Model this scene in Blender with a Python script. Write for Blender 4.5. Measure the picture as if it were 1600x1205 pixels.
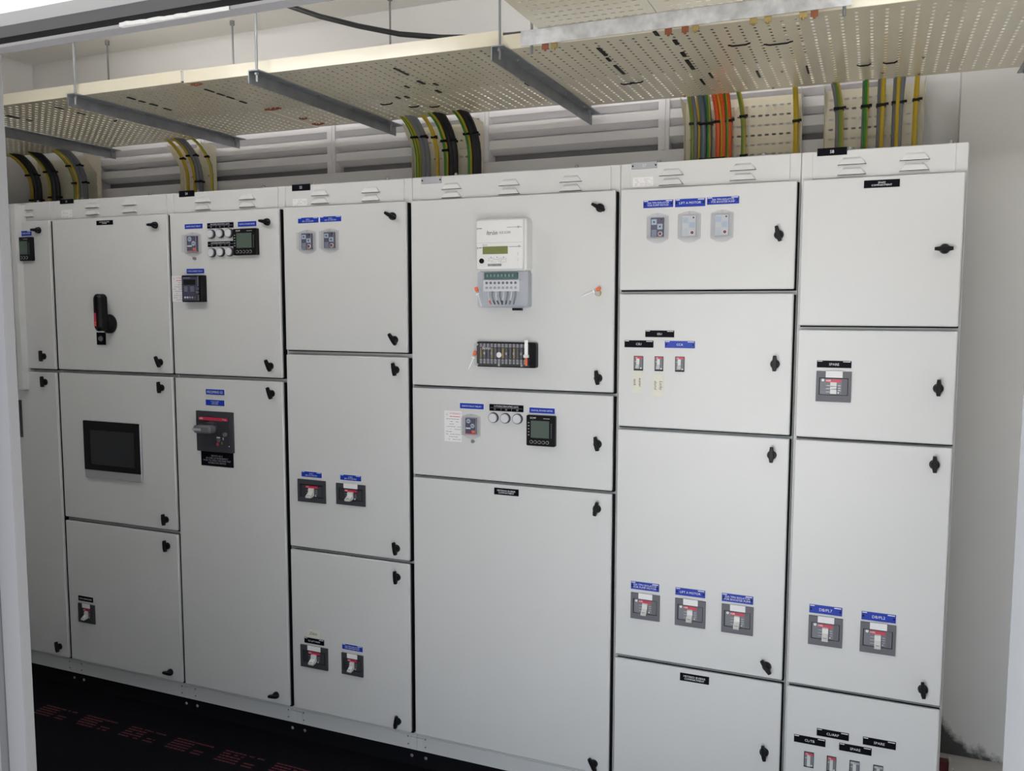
import bpy, bmesh, math, random
from mathutils import Vector, Matrix
random.seed(7)
for _o in list(bpy.data.objects):
    bpy.data.objects.remove(_o)
SC = bpy.context.scene
COL = SC.collection

# ------------------------------------------------------------------ camera
CAM = Vector((0.0, -2.7, 1.74))
FPX = 1344.2
YAW, PIT, ROL = math.radians(-22.786), math.radians(-5.143), math.radians(0.0945)
_fw = Vector((math.sin(YAW) * math.cos(PIT), math.cos(YAW) * math.cos(PIT), math.sin(PIT)))
_r0 = Vector((math.cos(YAW), -math.sin(YAW), 0))
_u0 = _r0.cross(_fw)
_rt = _r0 * math.cos(ROL) + _u0 * math.sin(ROL)
_up = -_r0 * math.sin(ROL) + _u0 * math.cos(ROL)
cd = bpy.data.cameras.new('camera')
cam = bpy.data.objects.new('camera', cd)
COL.objects.link(cam)
cd.sensor_fit = 'HORIZONTAL'
cd.sensor_width = 36.0
cd.lens = 36.0 * FPX / 1600.0
cd.clip_start = 0.05
M = Matrix.Identity(4)
for i in range(3):
    M[i][0], M[i][1], M[i][2], M[i][3] = _rt[i], _up[i], -_fw[i], CAM[i]
cam.matrix_world = M
SC.camera = cam

# ------------------------------------------------------------------ sky, lamps, exposure
w = bpy.data.worlds.new('sky')
SC.world = w
w.use_nodes = True
bg = w.node_tree.nodes['Background']
bg.inputs[0].default_value = (0.82, 0.90, 1.0, 1)
bg.inputs[1].default_value = 1.22
SC.view_settings.view_transform = 'Standard'
SC.view_settings.look = 'None'
SC.view_settings.gamma = 1
SC.view_settings.use_curve_mapping = False
sl = bpy.data.lights.new('sun', 'SUN')          # sun stands behind the building: it reaches only the forecourt
sl.energy = 14.0; sl.angle = 0.01; sl.color = (1.0, 0.98, 0.96)
so = bpy.data.objects.new('sun', sl); COL.objects.link(so)
so.rotation_euler = (math.radians(-33), math.radians(10), 0)
LAMP = 13.0      # brightness of the fluorescent tubes in front of the trays
FILL_BACK = 8.4 # and of the added fill battens above them
SC.view_settings.exposure = 1.6

# ------------------------------------------------------------------ measured grid of the switchboard front (metres)
def P(px, py, y=0.0):
    """point of the photograph on the upright plane y (plane of the cubicle doors: y = 0)"""
    d = _fw + _rt * ((px - 800) / FPX) - _up * ((py - 602.5) / FPX)
    q = CAM + d * ((y - CAM.y) / d.y)
    return q.x, q.z
def R(l, r, t, b, y=0.0):
    """rectangle measured on that plane: left, right, top and bottom pixel -> x0, x1, z0, z1"""
    m, n = (l + r) / 2, (t + b) / 2
    return P(l, n, y)[0], P(r, n, y)[0], P(m, b, y)[1], P(m, t, y)[1]

# ------------------------------------------------------------------ materials
MATS = {}
def mat(name, col, rough=0.5, metal=0.0, noise=0.0, nscale=20.0, bump=0.0, bscale=200.0, spec=0.5, coat=0.0):
    m = bpy.data.materials.new(name)
    m.use_nodes = True
    nt = m.node_tree
    b = nt.nodes['Principled BSDF']
    b.inputs['Base Color'].default_value = (*col, 1)
    b.inputs['Roughness'].default_value = rough
    b.inputs['Metallic'].default_value = metal
    b.inputs['Specular IOR Level'].default_value = spec
    if coat:
        b.inputs['Coat Weight'].default_value = coat
        b.inputs['Coat Roughness'].default_value = 0.12
    if noise or bump:
        tc = nt.nodes.new('ShaderNodeTexCoord')
    if noise:
        n = nt.nodes.new('ShaderNodeTexNoise')
        n.inputs['Scale'].default_value = nscale
        n.inputs['Detail'].default_value = 4
        nt.links.new(tc.outputs['Object'], n.inputs['Vector'])
        mr = nt.nodes.new('ShaderNodeMapRange')
        mr.inputs[1].default_value = 0.3; mr.inputs[2].default_value = 0.7
        mr.inputs[3].default_value = 1 - noise; mr.inputs[4].default_value = 1 + noise
        nt.links.new(n.outputs['Fac'], mr.inputs[0])
        mx = nt.nodes.new('ShaderNodeVectorMath'); mx.operation = 'SCALE'
        mx.inputs[0].default_value = col
        nt.links.new(mr.outputs[0], mx.inputs['Scale'])
        nt.links.new(mx.outputs[0], b.inputs['Base Color'])
    if bump:
        n2 = nt.nodes.new('ShaderNodeTexNoise')
        n2.inputs['Scale'].default_value = bscale
        nt.links.new(tc.outputs['Object'], n2.inputs['Vector'])
        bp = nt.nodes.new('ShaderNodeBump')
        bp.inputs['Strength'].default_value = bump
        bp.inputs['Distance'].default_value = 0.002
        nt.links.new(n2.outputs['Fac'], bp.inputs['Height'])
        nt.links.new(bp.outputs[0], b.inputs['Normal'])
    MATS[name] = m
    return m
def clear(name, col, mixf, rough=0.08):
    m = bpy.data.materials.new(name)
    m.use_nodes = True
    nt = m.node_tree
    b = nt.nodes['Principled BSDF']
    b.inputs['Base Color'].default_value = (*col, 1)
    b.inputs['Roughness'].default_value = rough
    t = nt.nodes.new('ShaderNodeBsdfTransparent')
    t.inputs[0].default_value = (0.97, 0.97, 0.98, 1)
    mx = nt.nodes.new('ShaderNodeMixShader')
    mx.inputs[0].default_value = mixf
    nt.links.new(t.outputs[0], mx.inputs[1])
    nt.links.new(b.outputs[0], mx.inputs[2])
    nt.links.new(mx.outputs[0], nt.nodes['Material Output'].inputs[0])
    MATS[name] = m
    return m
mat('cabinet', (0.60, 0.60, 0.592), 0.38, noise=0.012, nscale=3, bump=0.05, bscale=700)
mat('black_rubber', (0.006, 0.006, 0.007), 0.8, spec=0.1)
mat('black_plastic', (0.006, 0.006, 0.007), 0.4, spec=0.18)
mat('black_plate', (0.004, 0.004, 0.007), 0.45, spec=0.06)
mat('blue_plate', (0.010, 0.040, 0.36), 0.35, spec=0.25)
mat('violet_plate', (0.12, 0.14, 0.42), 0.25)
mat('white', (0.70, 0.70, 0.70), 0.5)
mat('print_white', (0.75, 0.75, 0.78), 0.5)
mat('print_dark', (0.05, 0.05, 0.06), 0.6)
mat('print_red', (0.55, 0.03, 0.06), 0.5)
mat('mat_red', (0.10, 0.010, 0.018), 0.7, noise=0.5, nscale=60)
mat('tray', (0.82, 0.76, 0.60), 0.24, noise=0.02, nscale=4, coat=0.25)
mat('galv', (0.42, 0.44, 0.47), 0.42, 0.75, noise=0.16, nscale=25)
mat('galv_dark', (0.36, 0.38, 0.41), 0.45, 0.7, noise=0.12, nscale=18)
mat('galv_white', (0.66, 0.67, 0.69), 0.55, 0.25, noise=0.22, nscale=28)
mat('zinc', (0.30, 0.31, 0.32), 0.45, 0.7)
mat('louvre', (0.80, 0.78, 0.80), 0.45)
mat('wall_paint', (0.77, 0.76, 0.755), 0.75, noise=0.02, nscale=2.5, bump=0.08, bscale=60)
mat('ceiling_paint', (0.88, 0.87, 0.85), 0.8, noise=0.02, nscale=2)
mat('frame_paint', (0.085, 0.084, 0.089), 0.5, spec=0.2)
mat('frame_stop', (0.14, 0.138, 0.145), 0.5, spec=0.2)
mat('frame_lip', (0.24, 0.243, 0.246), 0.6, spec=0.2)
mat('frame_rebate_shaded', (0.06, 0.06, 0.064), 0.6)  # darkened frame grey: shade inside the head recess put into the colour
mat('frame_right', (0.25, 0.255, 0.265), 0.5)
mat('frame_edge_lit', (0.14, 0.138, 0.138), 0.5, spec=0.2)  # paler copy of the frame paint: light on the jamb edge put into colour
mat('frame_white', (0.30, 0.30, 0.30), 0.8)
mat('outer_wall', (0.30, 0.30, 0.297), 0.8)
mat('concrete', (0.55, 0.53, 0.50), 0.85, noise=0.12, nscale=6, bump=0.2, bscale=50)
mat('floor_mat', (0.004, 0.004, 0.006), 0.8, noise=0.15, nscale=9, spec=0.08)
mat('base_black', (0.006, 0.006, 0.008), 0.6, spec=0.15)
mat('bezel', (0.125, 0.125, 0.14), 0.5, spec=0.3)
mat('bezel_dark', (0.045, 0.046, 0.054), 0.5, spec=0.3)
mat('breaker_face', (0.17, 0.18, 0.20), 0.45, spec=0.3)
mat('breaker_face_dark', (0.03, 0.031, 0.038), 0.4)
mat('breaker_red', (0.50, 0.03, 0.07), 0.4)
mat('toggle', (0.60, 0.60, 0.58), 0.35)
mat('screen', (0.012, 0.014, 0.017), 0.12)
mat('lcd', (0.085, 0.115, 0.095), 0.25, spec=0.3)
mat('lcd_olive', (0.19, 0.21, 0.075), 0.25)
mat('silver', (0.42, 0.42, 0.45), 0.35, 0.4)
mat('lens', (0.62, 0.62, 0.65), 0.3)
mat('relay_face', (0.055, 0.055, 0.10), 0.4)
mat('relay_pale', (0.36, 0.44, 0.56), 0.4)
mat('relay_grey', (0.50, 0.52, 0.52), 0.35)
mat('relay_knob', (0.13, 0.015, 0.02), 0.4)
mat('orange', (0.75, 0.15, 0.05), 0.45)
mat('paper', (0.76, 0.745, 0.75), 0.7)
mat('tape', (0.66, 0.65, 0.55), 0.65)
mat('meter_white', (0.73, 0.73, 0.72), 0.35)
mat('pcb', (0.01, 0.10, 0.05), 0.4)
mat('brass', (0.50, 0.38, 0.16), 0.4, 0.8)
mat('copper', (0.36, 0.13, 0.07), 0.5, 0.6)
mat('cable_black', (0.014, 0.014, 0.017), 0.42)
mat('cable_grey', (0.20, 0.21, 0.23), 0.45)
mat('cable_blue', (0.13, 0.17, 0.21), 0.45)
mat('cable_orange', (0.80, 0.12, 0.03), 0.42)
mat('cable_yellow', (0.62, 0.43, 0.03), 0.42)
mat('cable_green', (0.05, 0.25, 0.03), 0.42)
mat('cable_lime', (0.20, 0.30, 0.05), 0.42)
clear('clear_cover', (0.70, 0.70, 0.71), 0.055)
mat('cover_edge', (0.40, 0.40, 0.41), 0.3)
mat('seal_white', (0.88, 0.88, 0.88), 0.4)
mat('blocker_grey', (0.26, 0.26, 0.265), 0.8)
clear('clear_blue', (0.45, 0.50, 0.70), 0.13)

for nm, st in (('lamp_tube', LAMP*0.82), ('lamp_tube_left', LAMP*1.5), ('fill_tube_back', FILL_BACK)):
    lt = bpy.data.materials.new(nm); lt.use_nodes = True
    lt.node_tree.nodes['Principled BSDF'].inputs['Emission Color'].default_value = (1.0, 0.985, 0.96, 1)
    lt.node_tree.nodes['Principled BSDF'].inputs['Emission Strength'].default_value = st
    MATS[nm] = lt
# ------------------------------------------------------------------ mesh helpers
WO = {}
class MB:
    def __init__(s):
        s.v, s.f, s.m, s.mats = [], [], [], []
    def mi(s, name):
        if name not in s.mats:
            s.mats.append(name)
        return s.mats.index(name)
    def add(s, vs, fs, m):
        k = len(s.v); i = s.mi(m)
        s.v += [tuple(p) for p in vs]
        for f in fs:
            s.f.append([k + a for a in f]); s.m.append(i)
        return s
    def box(s, x0, x1, y0, y1, z0, z1, m):
        v = [(x0,y0,z0),(x1,y0,z0),(x1,y1,z0),(x0,y1,z0),(x0,y0,z1),(x1,y0,z1),(x1,y1,z1),(x0,y1,z1)]
        return s.add(v, [(0,1,5,4),(1,2,6,5),(2,3,7,6),(3,0,4,7),(4,5,6,7),(3,2,1,0)], m)
    def prism(s, poly, y0, y1, m, inset=None):
        """poly: (x, z) outline, front at y0, back at y1; inset = (poly2, depth): chamfered front"""
        n = len(poly)
        if inset:
            p2, d = inset
            v = [(x,y0,z) for x,z in p2] + [(x,y0+d,z) for x,z in poly] + [(x,y1,z) for x,z in poly]
            f = [tuple(range(n))]
            for k in range(2):
                f += [(k*n+i, k*n+(i+1)%n, (k+1)*n+(i+1)%n, (k+1)*n+i) for i in range(n)]
            f.append(tuple(reversed(range(2*n, 3*n))))
        else:
            v = [(x,y0,z) for x,z in poly] + [(x,y1,z) for x,z in poly]
            f = [tuple(range(n)), tuple(reversed(range(n, 2*n)))]
            f += [(i, (i+1)%n, n+(i+1)%n, n+i) for i in range(n)]
        return s.add(v, f, m)
    def rplate(s, x0, x1, z0, z1, y0, y1, m, r=0.004, b=0.002, n=3):
        def rr(a, c, d, e, q):
            o = []
            for cx, cz, t0 in ((c-q, d+q, -90), (c-q, e-q, 0), (a+q, e-q, 90), (a+q, d+q, 180)):
                for k in range(n+1):
                    t = math.radians(t0 + 90*k/n)
                    o.append((cx+q*math.cos(t), cz+q*math.sin(t)))
            return o
        if b:
            return s.prism(rr(x0,x1,z0,z1,r), y0, y1, m, (rr(x0+b,x1-b,z0+b,z1-b,max(r-b*0.6,1e-4)), b))
        return s.prism(rr(x0,x1,z0,z1,r), y0, y1, m)
    def disc(s, x, z, r, y0, y1, m, r1=None, n=20):
        r1 = r if r1 is None else r1
        v = [(x+r1*math.cos(2*math.pi*i/n), y0, z+r1*math.sin(2*math.pi*i/n)) for i in range(n)]
        v += [(x+r*math.cos(2*math.pi*i/n), y1, z+r*math.sin(2*math.pi*i/n)) for i in range(n)]
        f = [tuple(range(n)), tuple(reversed(range(n,2*n)))] + [(i,(i+1)%n,n+(i+1)%n,n+i) for i in range(n)]
        return s.add(v, f, m)
    def vcyl(s, x, y, r, z0, z1, m, n=10):
        v = [(x+r*math.cos(2*math.pi*i/n), y+r*math.sin(2*math.pi*i/n), z0) for i in range(n)]
        v += [(a,b,z1) for a,b,_ in v]
        f = [tuple(reversed(range(n))), tuple(range(n,2*n))] + [(i,(i+1)%n,n+(i+1)%n,n+i) for i in range(n)]
        return s.add(v, f, m)
    def tube(s, pts, r, ms, n=10, phase=0.0):
        """ms: a material name, or a list of n names around the section"""
        pts = [Vector(p) for p in pts]
        k0 = len(s.v); N = len(pts)
        ref = Vector((1,0,0))
        for i, p in enumerate(pts):
            t = (pts[min(i+1,N-1)] - pts[max(i-1,0)]).normalized()
            if abs(t.x) > 0.9: ref = Vector((0,1,0))
            a = (ref - t*ref.dot(t)).normalized(); c = t.cross(a)
            for k in range(n):
                q = 2*math.pi*k/n + phase
                s.v.append(tuple(p + a*(r*math.cos(q)) + c*(r*math.sin(q))))
        for i in range(N-1):
            for k in range(n):
                s.f.append([k0+i*n+k, k0+i*n+(k+1)%n, k0+(i+1)*n+(k+1)%n, k0+(i+1)*n+k])
                s.m.append(s.mi(ms if isinstance(ms, str) else ms[k]))
        for e, rev in ((0, True), (N-1, False)):
            l = [k0+e*n+k for k in range(n)]
            s.f.append(l[::-1] if rev else l); s.m.append(s.mi(ms if isinstance(ms, str) else ms[0]))
        return s
    def mesh(s, name, origin, smooth=True):
        me = bpy.data.meshes.new(name)
        ox, oy, oz = origin
        me.from_pydata([(a-ox,b-oy,c-oz) for a,b,c in s.v], [], s.f)
        for n in s.mats: me.materials.append(MATS[n])
        me.polygons.foreach_set('material_index', s.m)
        bm = bmesh.new(); bm.from_mesh(me)
        bmesh.ops.recalc_face_normals(bm, faces=bm.faces)
        bm.to_mesh(me); bm.free()
        if smooth:
            me.shade_smooth(); me.set_sharp_from_angle(angle=0.55)
        me.update()
        return me
    def build(s, name, parent=None, origin=None, smooth=True):
        if origin is None:
            xs, ys, zs = zip(*s.v)
            origin = ((min(xs)+max(xs))/2, (min(ys)+max(ys))/2, min(zs))
        return link(name, s.mesh(name, origin, smooth), parent, origin)
def link(name, data, parent, origin, roty=0.0):
    o = bpy.data.objects.new(name, data)
    COL.objects.link(o)
    origin = Vector(origin)
    WO[o.name] = origin
    o.location = origin - (WO[parent.name] if parent else Vector((0,0,0)))
    o.rotation_euler = (0, roty, 0)
    o.parent = parent
    return o
def thing(name, label, cat, loc, group=None):
    o = link(name, None, None, loc)
    o.empty_display_size = 0.1
    return tag(o, label, cat, group)
def tag(o, label, cat, group=None):
    o['label'] = label; o['category'] = cat
    if group: o['group'] = group
    return o
def struct(o):
    o['kind'] = 'structure'
    return o
_txt = {}
def text_mesh(s, h, m, align='CENTER', wmax=None, shear=0.0):
    key = (s, round(h,5), m, align, wmax)
    if key in _txt: return _txt[key]
    cu = bpy.data.curves.new('lettering', 'FONT')
    cu.body = s; cu.size = h*1.38; cu.align_x = align; cu.align_y = 'CENTER'; cu.space_line = 0.95
    cu.resolution_u = 2; cu.shear = shear
    o = bpy.data.objects.new('lettering', cu); COL.objects.link(o)
    dg = bpy.context.evaluated_depsgraph_get()
    me = bpy.data.meshes.new_from_object(o.evaluated_get(dg))
    bpy.data.objects.remove(o); bpy.data.curves.remove(cu)
    xs = [v.co.x for v in me.vertices]
    k = 1.0
    if wmax and xs and max(xs)-min(xs) > wmax: k = wmax/(max(xs)-min(xs))
    for v in me.vertices: v.co = (v.co.x*k, 0, v.co.y)
    me.materials.clear(); me.materials.append(MATS[m]); me.update()
    _txt[key] = me
    return me
def write(parent, s, x, y, z, h, m='print_white', align='CENTER', wmax=None, roty=0.0, name='lettering', shear=0.0):
    return link(name, text_mesh(s, h, m, align, wmax, shear), parent, (x, y, z), roty)

# ================================================================== THE ROOM
YB, XL, XR, ZC = 1.03, -4.65, 1.0, 3.17
YI, YO = -1.86, -1.972                      # inner and outer face of the wall with the doorway
def wall(name, *b):
    m = MB().box(*b); return struct(m.build(name, smooth=False))
wall('floor', XL, XR, YI-0.14, YB+0.1, -0.1, 0.0, 'concrete')
wall('ceiling', XL-0.1, XR+0.1, YO, YB+0.1, ZC, ZC+0.12, 'ceiling_paint')
wall('wall_left', XL-0.1, XL, YI, YB+0.1, 0, ZC, 'wall_paint')
wall('wall_right', XR, XR+0.1, YI, YB+0.1, 0, ZC, 'wall_paint')
LZ0, LZ1, LX0, LX1 = 2.39, 2.86, -4.13, 0.03    # louvred opening in the back wall
bw = MB()
bw.box(XL, XR, YB, YB+0.1, 0, LZ0, 'wall_paint').box(XL, XR, YB, YB+0.1, LZ1, ZC, 'wall_paint')
bw.box(XL, LX0, YB, YB+0.1, LZ0, LZ1, 'wall_paint').box(LX1, XR, YB, YB+0.1, LZ0, LZ1, 'wall_paint')
struct(bw.build('wall_back', smooth=False))
# pilaster right of the switchboard, with mould at its foot
mp = mat('wall_mould', (0.82, 0.81, 0.79), 0.75)
nt = mp.node_tree; b = nt.nodes['Principled BSDF']
tc = nt.nodes.new('ShaderNodeTexCoord'); sx = nt.nodes.new('ShaderNodeSeparateXYZ')
nt.links.new(tc.outputs['Object'], sx.inputs[0])
nz = nt.nodes.new('ShaderNodeTexNoise'); nz.inputs['Scale'].default_value = 14; nz.inputs['Detail'].default_value = 8
nz.inputs['Roughness'].default_value = 0.7
nt.links.new(tc.outputs['Object'], nz.inputs['Vector'])
def mnode(op, a, c):
    n = nt.nodes.new('ShaderNodeMath'); n.operation = op
    for i, q in enumerate((a, c)):
        if isinstance(q, (int, float)): n.inputs[i].default_value = q
        else: nt.links.new(q, n.inputs[i])
    return n.outputs[0]
ex = mnode('EXPONENT', mnode('MULTIPLY', mnode('ADD', sx.outputs[0], 0.36), -13.0), 0)
lim = mnode('ADD', mnode('MULTIPLY', ex, 0.21), 0.018)
hh = mnode('ADD', lim, mnode('MULTIPLY', mnode('SUBTRACT', nz.outputs['Fac'], 0.5), 0.16))
msk = mnode('MULTIPLY', mnode('SUBTRACT', hh, sx.outputs[2]), 22.0)
cl = nt.nodes.new('ShaderNodeClamp'); nt.links.new(msk, cl.inputs[0])
mx = nt.nodes.new('ShaderNodeMixRGB'); mx.inputs[1].default_value = (0.82,0.81,0.79,1); mx.inputs[2].default_value = (0.09,0.09,0.085,1)
nt.links.new(cl.outputs[0], mx.inputs[0]); nt.links.new(mx.outputs[0], b.inputs['Base Color'])
pil = MB().box(0.265, XR, 0.945, YB, 0, ZC, 'wall_mould')
struct(pil.build('wall_back_pilaster', smooth=False, origin=((0.265+XR)/2, 0.945, 0)))

# wall with the doorway
YO, DX0, DX1, DZ = -1.972, -1.20, 0.119, 2.082
fr = MB()
fr.box(XL-0.1, DX0, YO, YI, 0, ZC, 'outer_wall').box(DX1+0.20, XR+0.1, YO, YI, 0, ZC, 'outer_wall')
fr.box(DX0, DX1+0.20, YO, YI, DZ+0.03, ZC, 'outer_wall')
struct(fr.build('wall_front', smooth=False))
hd = MB()   # pressed steel head of the door frame: outer lip and rebate with light and shade put into their greys, seal, inner stop
hd.box(DX0, DX1, YO, -1.940, DZ, DZ+0.03, 'frame_lip')
hd.box(DX0, DX1, -1.940, -1.903, DZ+0.0025, DZ+0.03, 'frame_rebate_shaded')
hd.box(DX0, DX1, -1.903, -1.881, DZ+0.004, DZ+0.03, 'black_rubber')
hd.box(DX0, DX1, -1.881, YI, DZ, DZ+0.03, 'frame_stop')
struct(hd.build('trim_1', smooth=False))
jl = MB()
jl.box(DX0, -1.146, -1.885, YI, 0, DZ, 'frame_paint')
jl.box(-1.146, -1.1425, -1.870, YI, 0, DZ, 'black_rubber')
jl.box(-1.1425, -1.106, -1.875, YI, 0, DZ, 'frame_paint')
jl.box(-1.106, -1.1055, -1.8745, YI, 0, DZ, 'frame_edge_lit')
struct(jl.build('trim_2', smooth=False))
jr = MB()
jr.rplate(DX1, DX1+0.20, 0, DZ+0.03, YO, YI, 'frame_right', r=0.003, b=0.004)
struct(jr.build('trim_3', smooth=False))
# smear of white filler left on the seal
rg = random.Random(11); top, bot = [], []
for k in range(25):
    f = k/24.0; x = -0.862 + 0.165*f
    top.append((x, -1.8825-0.0055*(1-f)*rg.uniform(0.3,1.3))); bot.append((x, -1.8805))
n_ = len(top)
sm = MB().add([(x,y,DZ-0.0008) for x,y in top]+[(x,y,DZ-0.0008) for x,y in bot]+[(x,y,DZ+0.0035) for x,y in top]+[(x,y,DZ+0.0035) for x,y in bot],
    [(i,i+1,n_+i+1,n_+i) for i in range(n_-1)]+[(i,i+1,2*n_+i+1,2*n_+i) for i in range(n_-1)]+[(n_+i,n_+i+1,3*n_+i+1,3*n_+i) for i in range(n_-1)], 'frame_white')
tag(sm.build('filler_smear', smooth=False), 'thin smear of white filler on the black door head seal', 'filler')
wall('ground', -20, 20, -26, YI-0.14, -0.12, -0.02, 'concrete')

# louvred ventilator
MUL = [-4.11, -3.345, -2.52, -1.685, -0.85, 0.01]
win = MB()
win.box(LX0, LX1, 0.975, YB+0.02, LZ0-0.035, LZ0+0.018, 'louvre').box(LX0, LX1, 0.985, YB+0.02, LZ1-0.02, LZ1, 'louvre')
wob = struct(win.build('window_1', smooth=False))
for k, x in enumerate(MUL):
    ml = MB().box(x-0.023, x+0.023, 0.972, YB+0.02, LZ0+0.018, LZ1-0.02, 'louvre').box(x-0.007, x+0.007, 0.967, 0.972, LZ0+0.018, LZ1-0.02, 'louvre')
    ml.build('mullion', wob, smooth=False)
for k in range(len(MUL)-1):
    a, c = MUL[k]+0.023, MUL[k+1]-0.023
    prof = [(1.005,0.006),(0.982,-0.003),(0.982,-0.040),(1.020,-0.062),(1.040,-0.062),(1.040,0.006)]
    bm_ = None
    for j in range(6):
        z = LZ0 + 0.115 + j*0.0735
        if bm_ is None:
            q = MB()
            n = len(prof)
            v = [(a,y,z+dz) for y,dz in prof] + [(c,y,z+dz) for y,dz in prof]
            q.add(v, [tuple(range(n)), tuple(reversed(range(n,2*n)))] + [(i,(i+1)%n,n+(i+1)%n,n+i) for i in range(n)], 'louvre')
            o = q.build('blade', wob, origin=((a+c)/2, 1.0, z), smooth=False); bm_ = o.data
        else:
            link('blade', bm_, wob, ((a+c)/2, 1.0, z))

bk = MB().box(LX0, LX1, YB+0.02, YB+0.03, LZ0-0.03, LZ1, 'blocker_grey')  # added dark sheet that closes the louvre gaps against the sky
bk.build('sky_blocker', wob, smooth=False)
# fluorescent battens on the ceiling, front pair in line with the doorway wall, back pair added as fill
def batten(label, x, LY, LZ, tube):
    t = thing('hanging_batten', label, 'ceiling lamp', (x, LY, LZ), 'fluorescent battens hung from the ceiling')
    MB().box(x-0.62, x+0.62, LY-0.020, LY+0.020, LZ+0.026, LZ+0.060, 'white').build('lamp_body', t, smooth=False)
    MB().tube([(x-0.60, LY, LZ), (x+0.60, LY, LZ)], 0.014, tube, 12).build('lamp_tube', t)
    for e in (-0.61, 0.61): MB().box(x+e-0.01, x+e+0.01, LY-0.016, LY+0.016, LZ-0.017, LZ+0.026, 'white').build('lamp_holder', t, smooth=False)
    for e in (-0.45, 0.45): MB().vcyl(x+e, LY, 0.004, LZ+0.060, ZC-0.0005, 'zinc', 8).build('drop_rod', t)
batten('white fluorescent batten behind the door head, nearer the right wall', 0.2, -1.05, 2.88, 'lamp_tube')
batten('white fluorescent batten behind the door head, nearer the left wall', -2.4, -1.05, 2.88, 'lamp_tube_left')
batten('added unseen fill batten above the cable trays, over cubicle S6', -1.0, 0.10, 3.04, 'fill_tube_back')
batten('added unseen fill batten above the cable trays, over cubicle S3', -3.1, 0.10, 3.04, 'fill_tube_back')

# ================================================================== SWITCHBOARD
DY = 0.0            # front of the doors
BY = 0.030          # front of the carcass
ZT, ZB, ZH, ZP = 2.116, 0.157, 2.200, 0.077
CUB = {
 'A': (-3.90, -3.301, -3.885, -3.310, [(1.468, 1.453)], 'S2'),
 'B': (-3.301, -2.6375, -3.292, -2.645, [(1.470, 1.455), (0.813, 0.796)], 'S3'),
 'C': (-2.6375, -2.0835, -2.631, -2.094, [(1.470, 1.455)], 'S4'),
 'D': (-2.0835, -1.5325, -2.073, -1.542, [(1.579, 1.562), (0.814, 0.801)], 'S5'),
 'E': (-1.5325, -0.769, -1.523, -0.777, [(1.4655, 1.455), (1.140, 1.129)], 'S6'),
 'F': (-0.769, -0.2165, -0.7605, -0.2245, [(1.798, 1.785), (1.358, 1.347), (0.590, 0.577)], 'S7'),
 'G': (-0.2165, 0.2245, -0.2085, 0.2165, [(1.690, 1.677), (1.356, 1.347), (0.588, 0.576)], 'S8'),
}
CLAB = {
 'A': 'leftmost grey switchgear cubicle, mostly hidden behind the white door jamb',
 'B': 'grey switchgear cubicle with black rotary handle and dark touch screen on its doors',
 'C': 'grey switchgear cubicle with six round white lamps and large rotary handle breaker',
 'D': 'grey switchgear cubicle with two clear relay covers and four toggle breakers on three doors',
 'E': 'widest grey switchgear cubicle, carrying the white electricity meter and terminal box',
 'F': 'grey switchgear cubicle with handwritten tape notes and three blue tagged breakers in a row',
 'G': 'rightmost grey switchgear cubicle with black S8 tag and spare compartment plate',
}
LATCH = {  # door index from the top -> knobs (pixel of the knob, wing angle)
 'A': {0: [(61,360,4),(69,557,88)], 1: [(71,597,88),(94,1010,80)]},
 'B': {0: [(243,352,3),(251,566,65)], 1: [(253,606,85),(260,812,85)], 2: [(262,853,85),(267,1050,0)]},
 'C': {0: [(418,347,10),(423,572,65)], 1: [(425,615,70),(432,1086,-8)]},
 'D': {0: [(614,338,28),(617,531,55)], 1: [(619,578,80),(620,857,80)], 2: [(621,902,85),(622,1127,97)]},
 'E': {0: [(938,325,28),(935,591,82)], 1: [(934,694,80)], 2: [(933,795,100),(928,1193,60)]},
 'F': {0: [(1217,367,75)], 1: [(1211,569,90)], 2: [(1206,711,90),(1198,1041,55)], 3: [(1194,1175,82)]},
 'G': {0: [(1476,389,0)], 1: [(1466,607,90)], 2: [(1460,726,88),(1442,1077,84)], 3: []},
}
def latch_mesh():
    m = MB()
    m.disc(0,0,0.0140,-0.005,0.0,'black_plastic')
    m.disc(0,0,0.0130,-0.013,-0.005,'black_plastic',r1=0.0115)
    w = [(-0.026,-0.0042),(-0.012,-0.0062),(0.010,-0.0068),(0.021,-0.0045),(0.021,0.0045),(0.010,0.0068),(-0.012,0.0062),(-0.026,0.0042)]
    m.prism(w, -0.024, -0.012, 'black_plastic', ([(x*0.96,z*0.8) for x,z in w], 0.002))
    return m.mesh('latch', (0,0,0))
LM = latch_mesh()
def vent_mesh(wd, h=0.017):
    m = MB(); d = 0.009; e = 0.014
    v = [(-wd/2,0,0),(wd/2,0,0),(wd/2-0.003,-d,0.0005),(-wd/2+0.003,-d,0.0005),
         (-wd/2+e,-d*0.75,h*0.70),(wd/2-e,-d*0.75,h*0.70),(-wd/2+e*1.3,0,h),(wd/2-e*1.3,0,h)]
    m.add(v, [(3,2,5,4),(4,5,7,6),(0,3,4),(0,4,6),(1,5,2),(1,7,5)], 'cabinet')
    m.add([v[0],v[1],v[2],v[3]], [(0,1,2,3)], 'black_rubber')  # black face painted in for the shade of the hood opening
    return m.mesh('vent_louvre', (0,0,0))
VM = vent_mesh(0.080, 0.022)
VENT = {'A': [(43,330)], 'B': [(145,326),(203,322)], 'C': [(317.5,317.5),(387,313)], 'D': [(500.5,307),(580,302.5)],
        'E': [(706,297),(796,291.5),(892,286)], 'F': [(1049,276),(1161,268)], 'G': [(1331,259),(1429,252)]}
ROOT = {}; DOORS = {}; HEAD = {}
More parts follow.
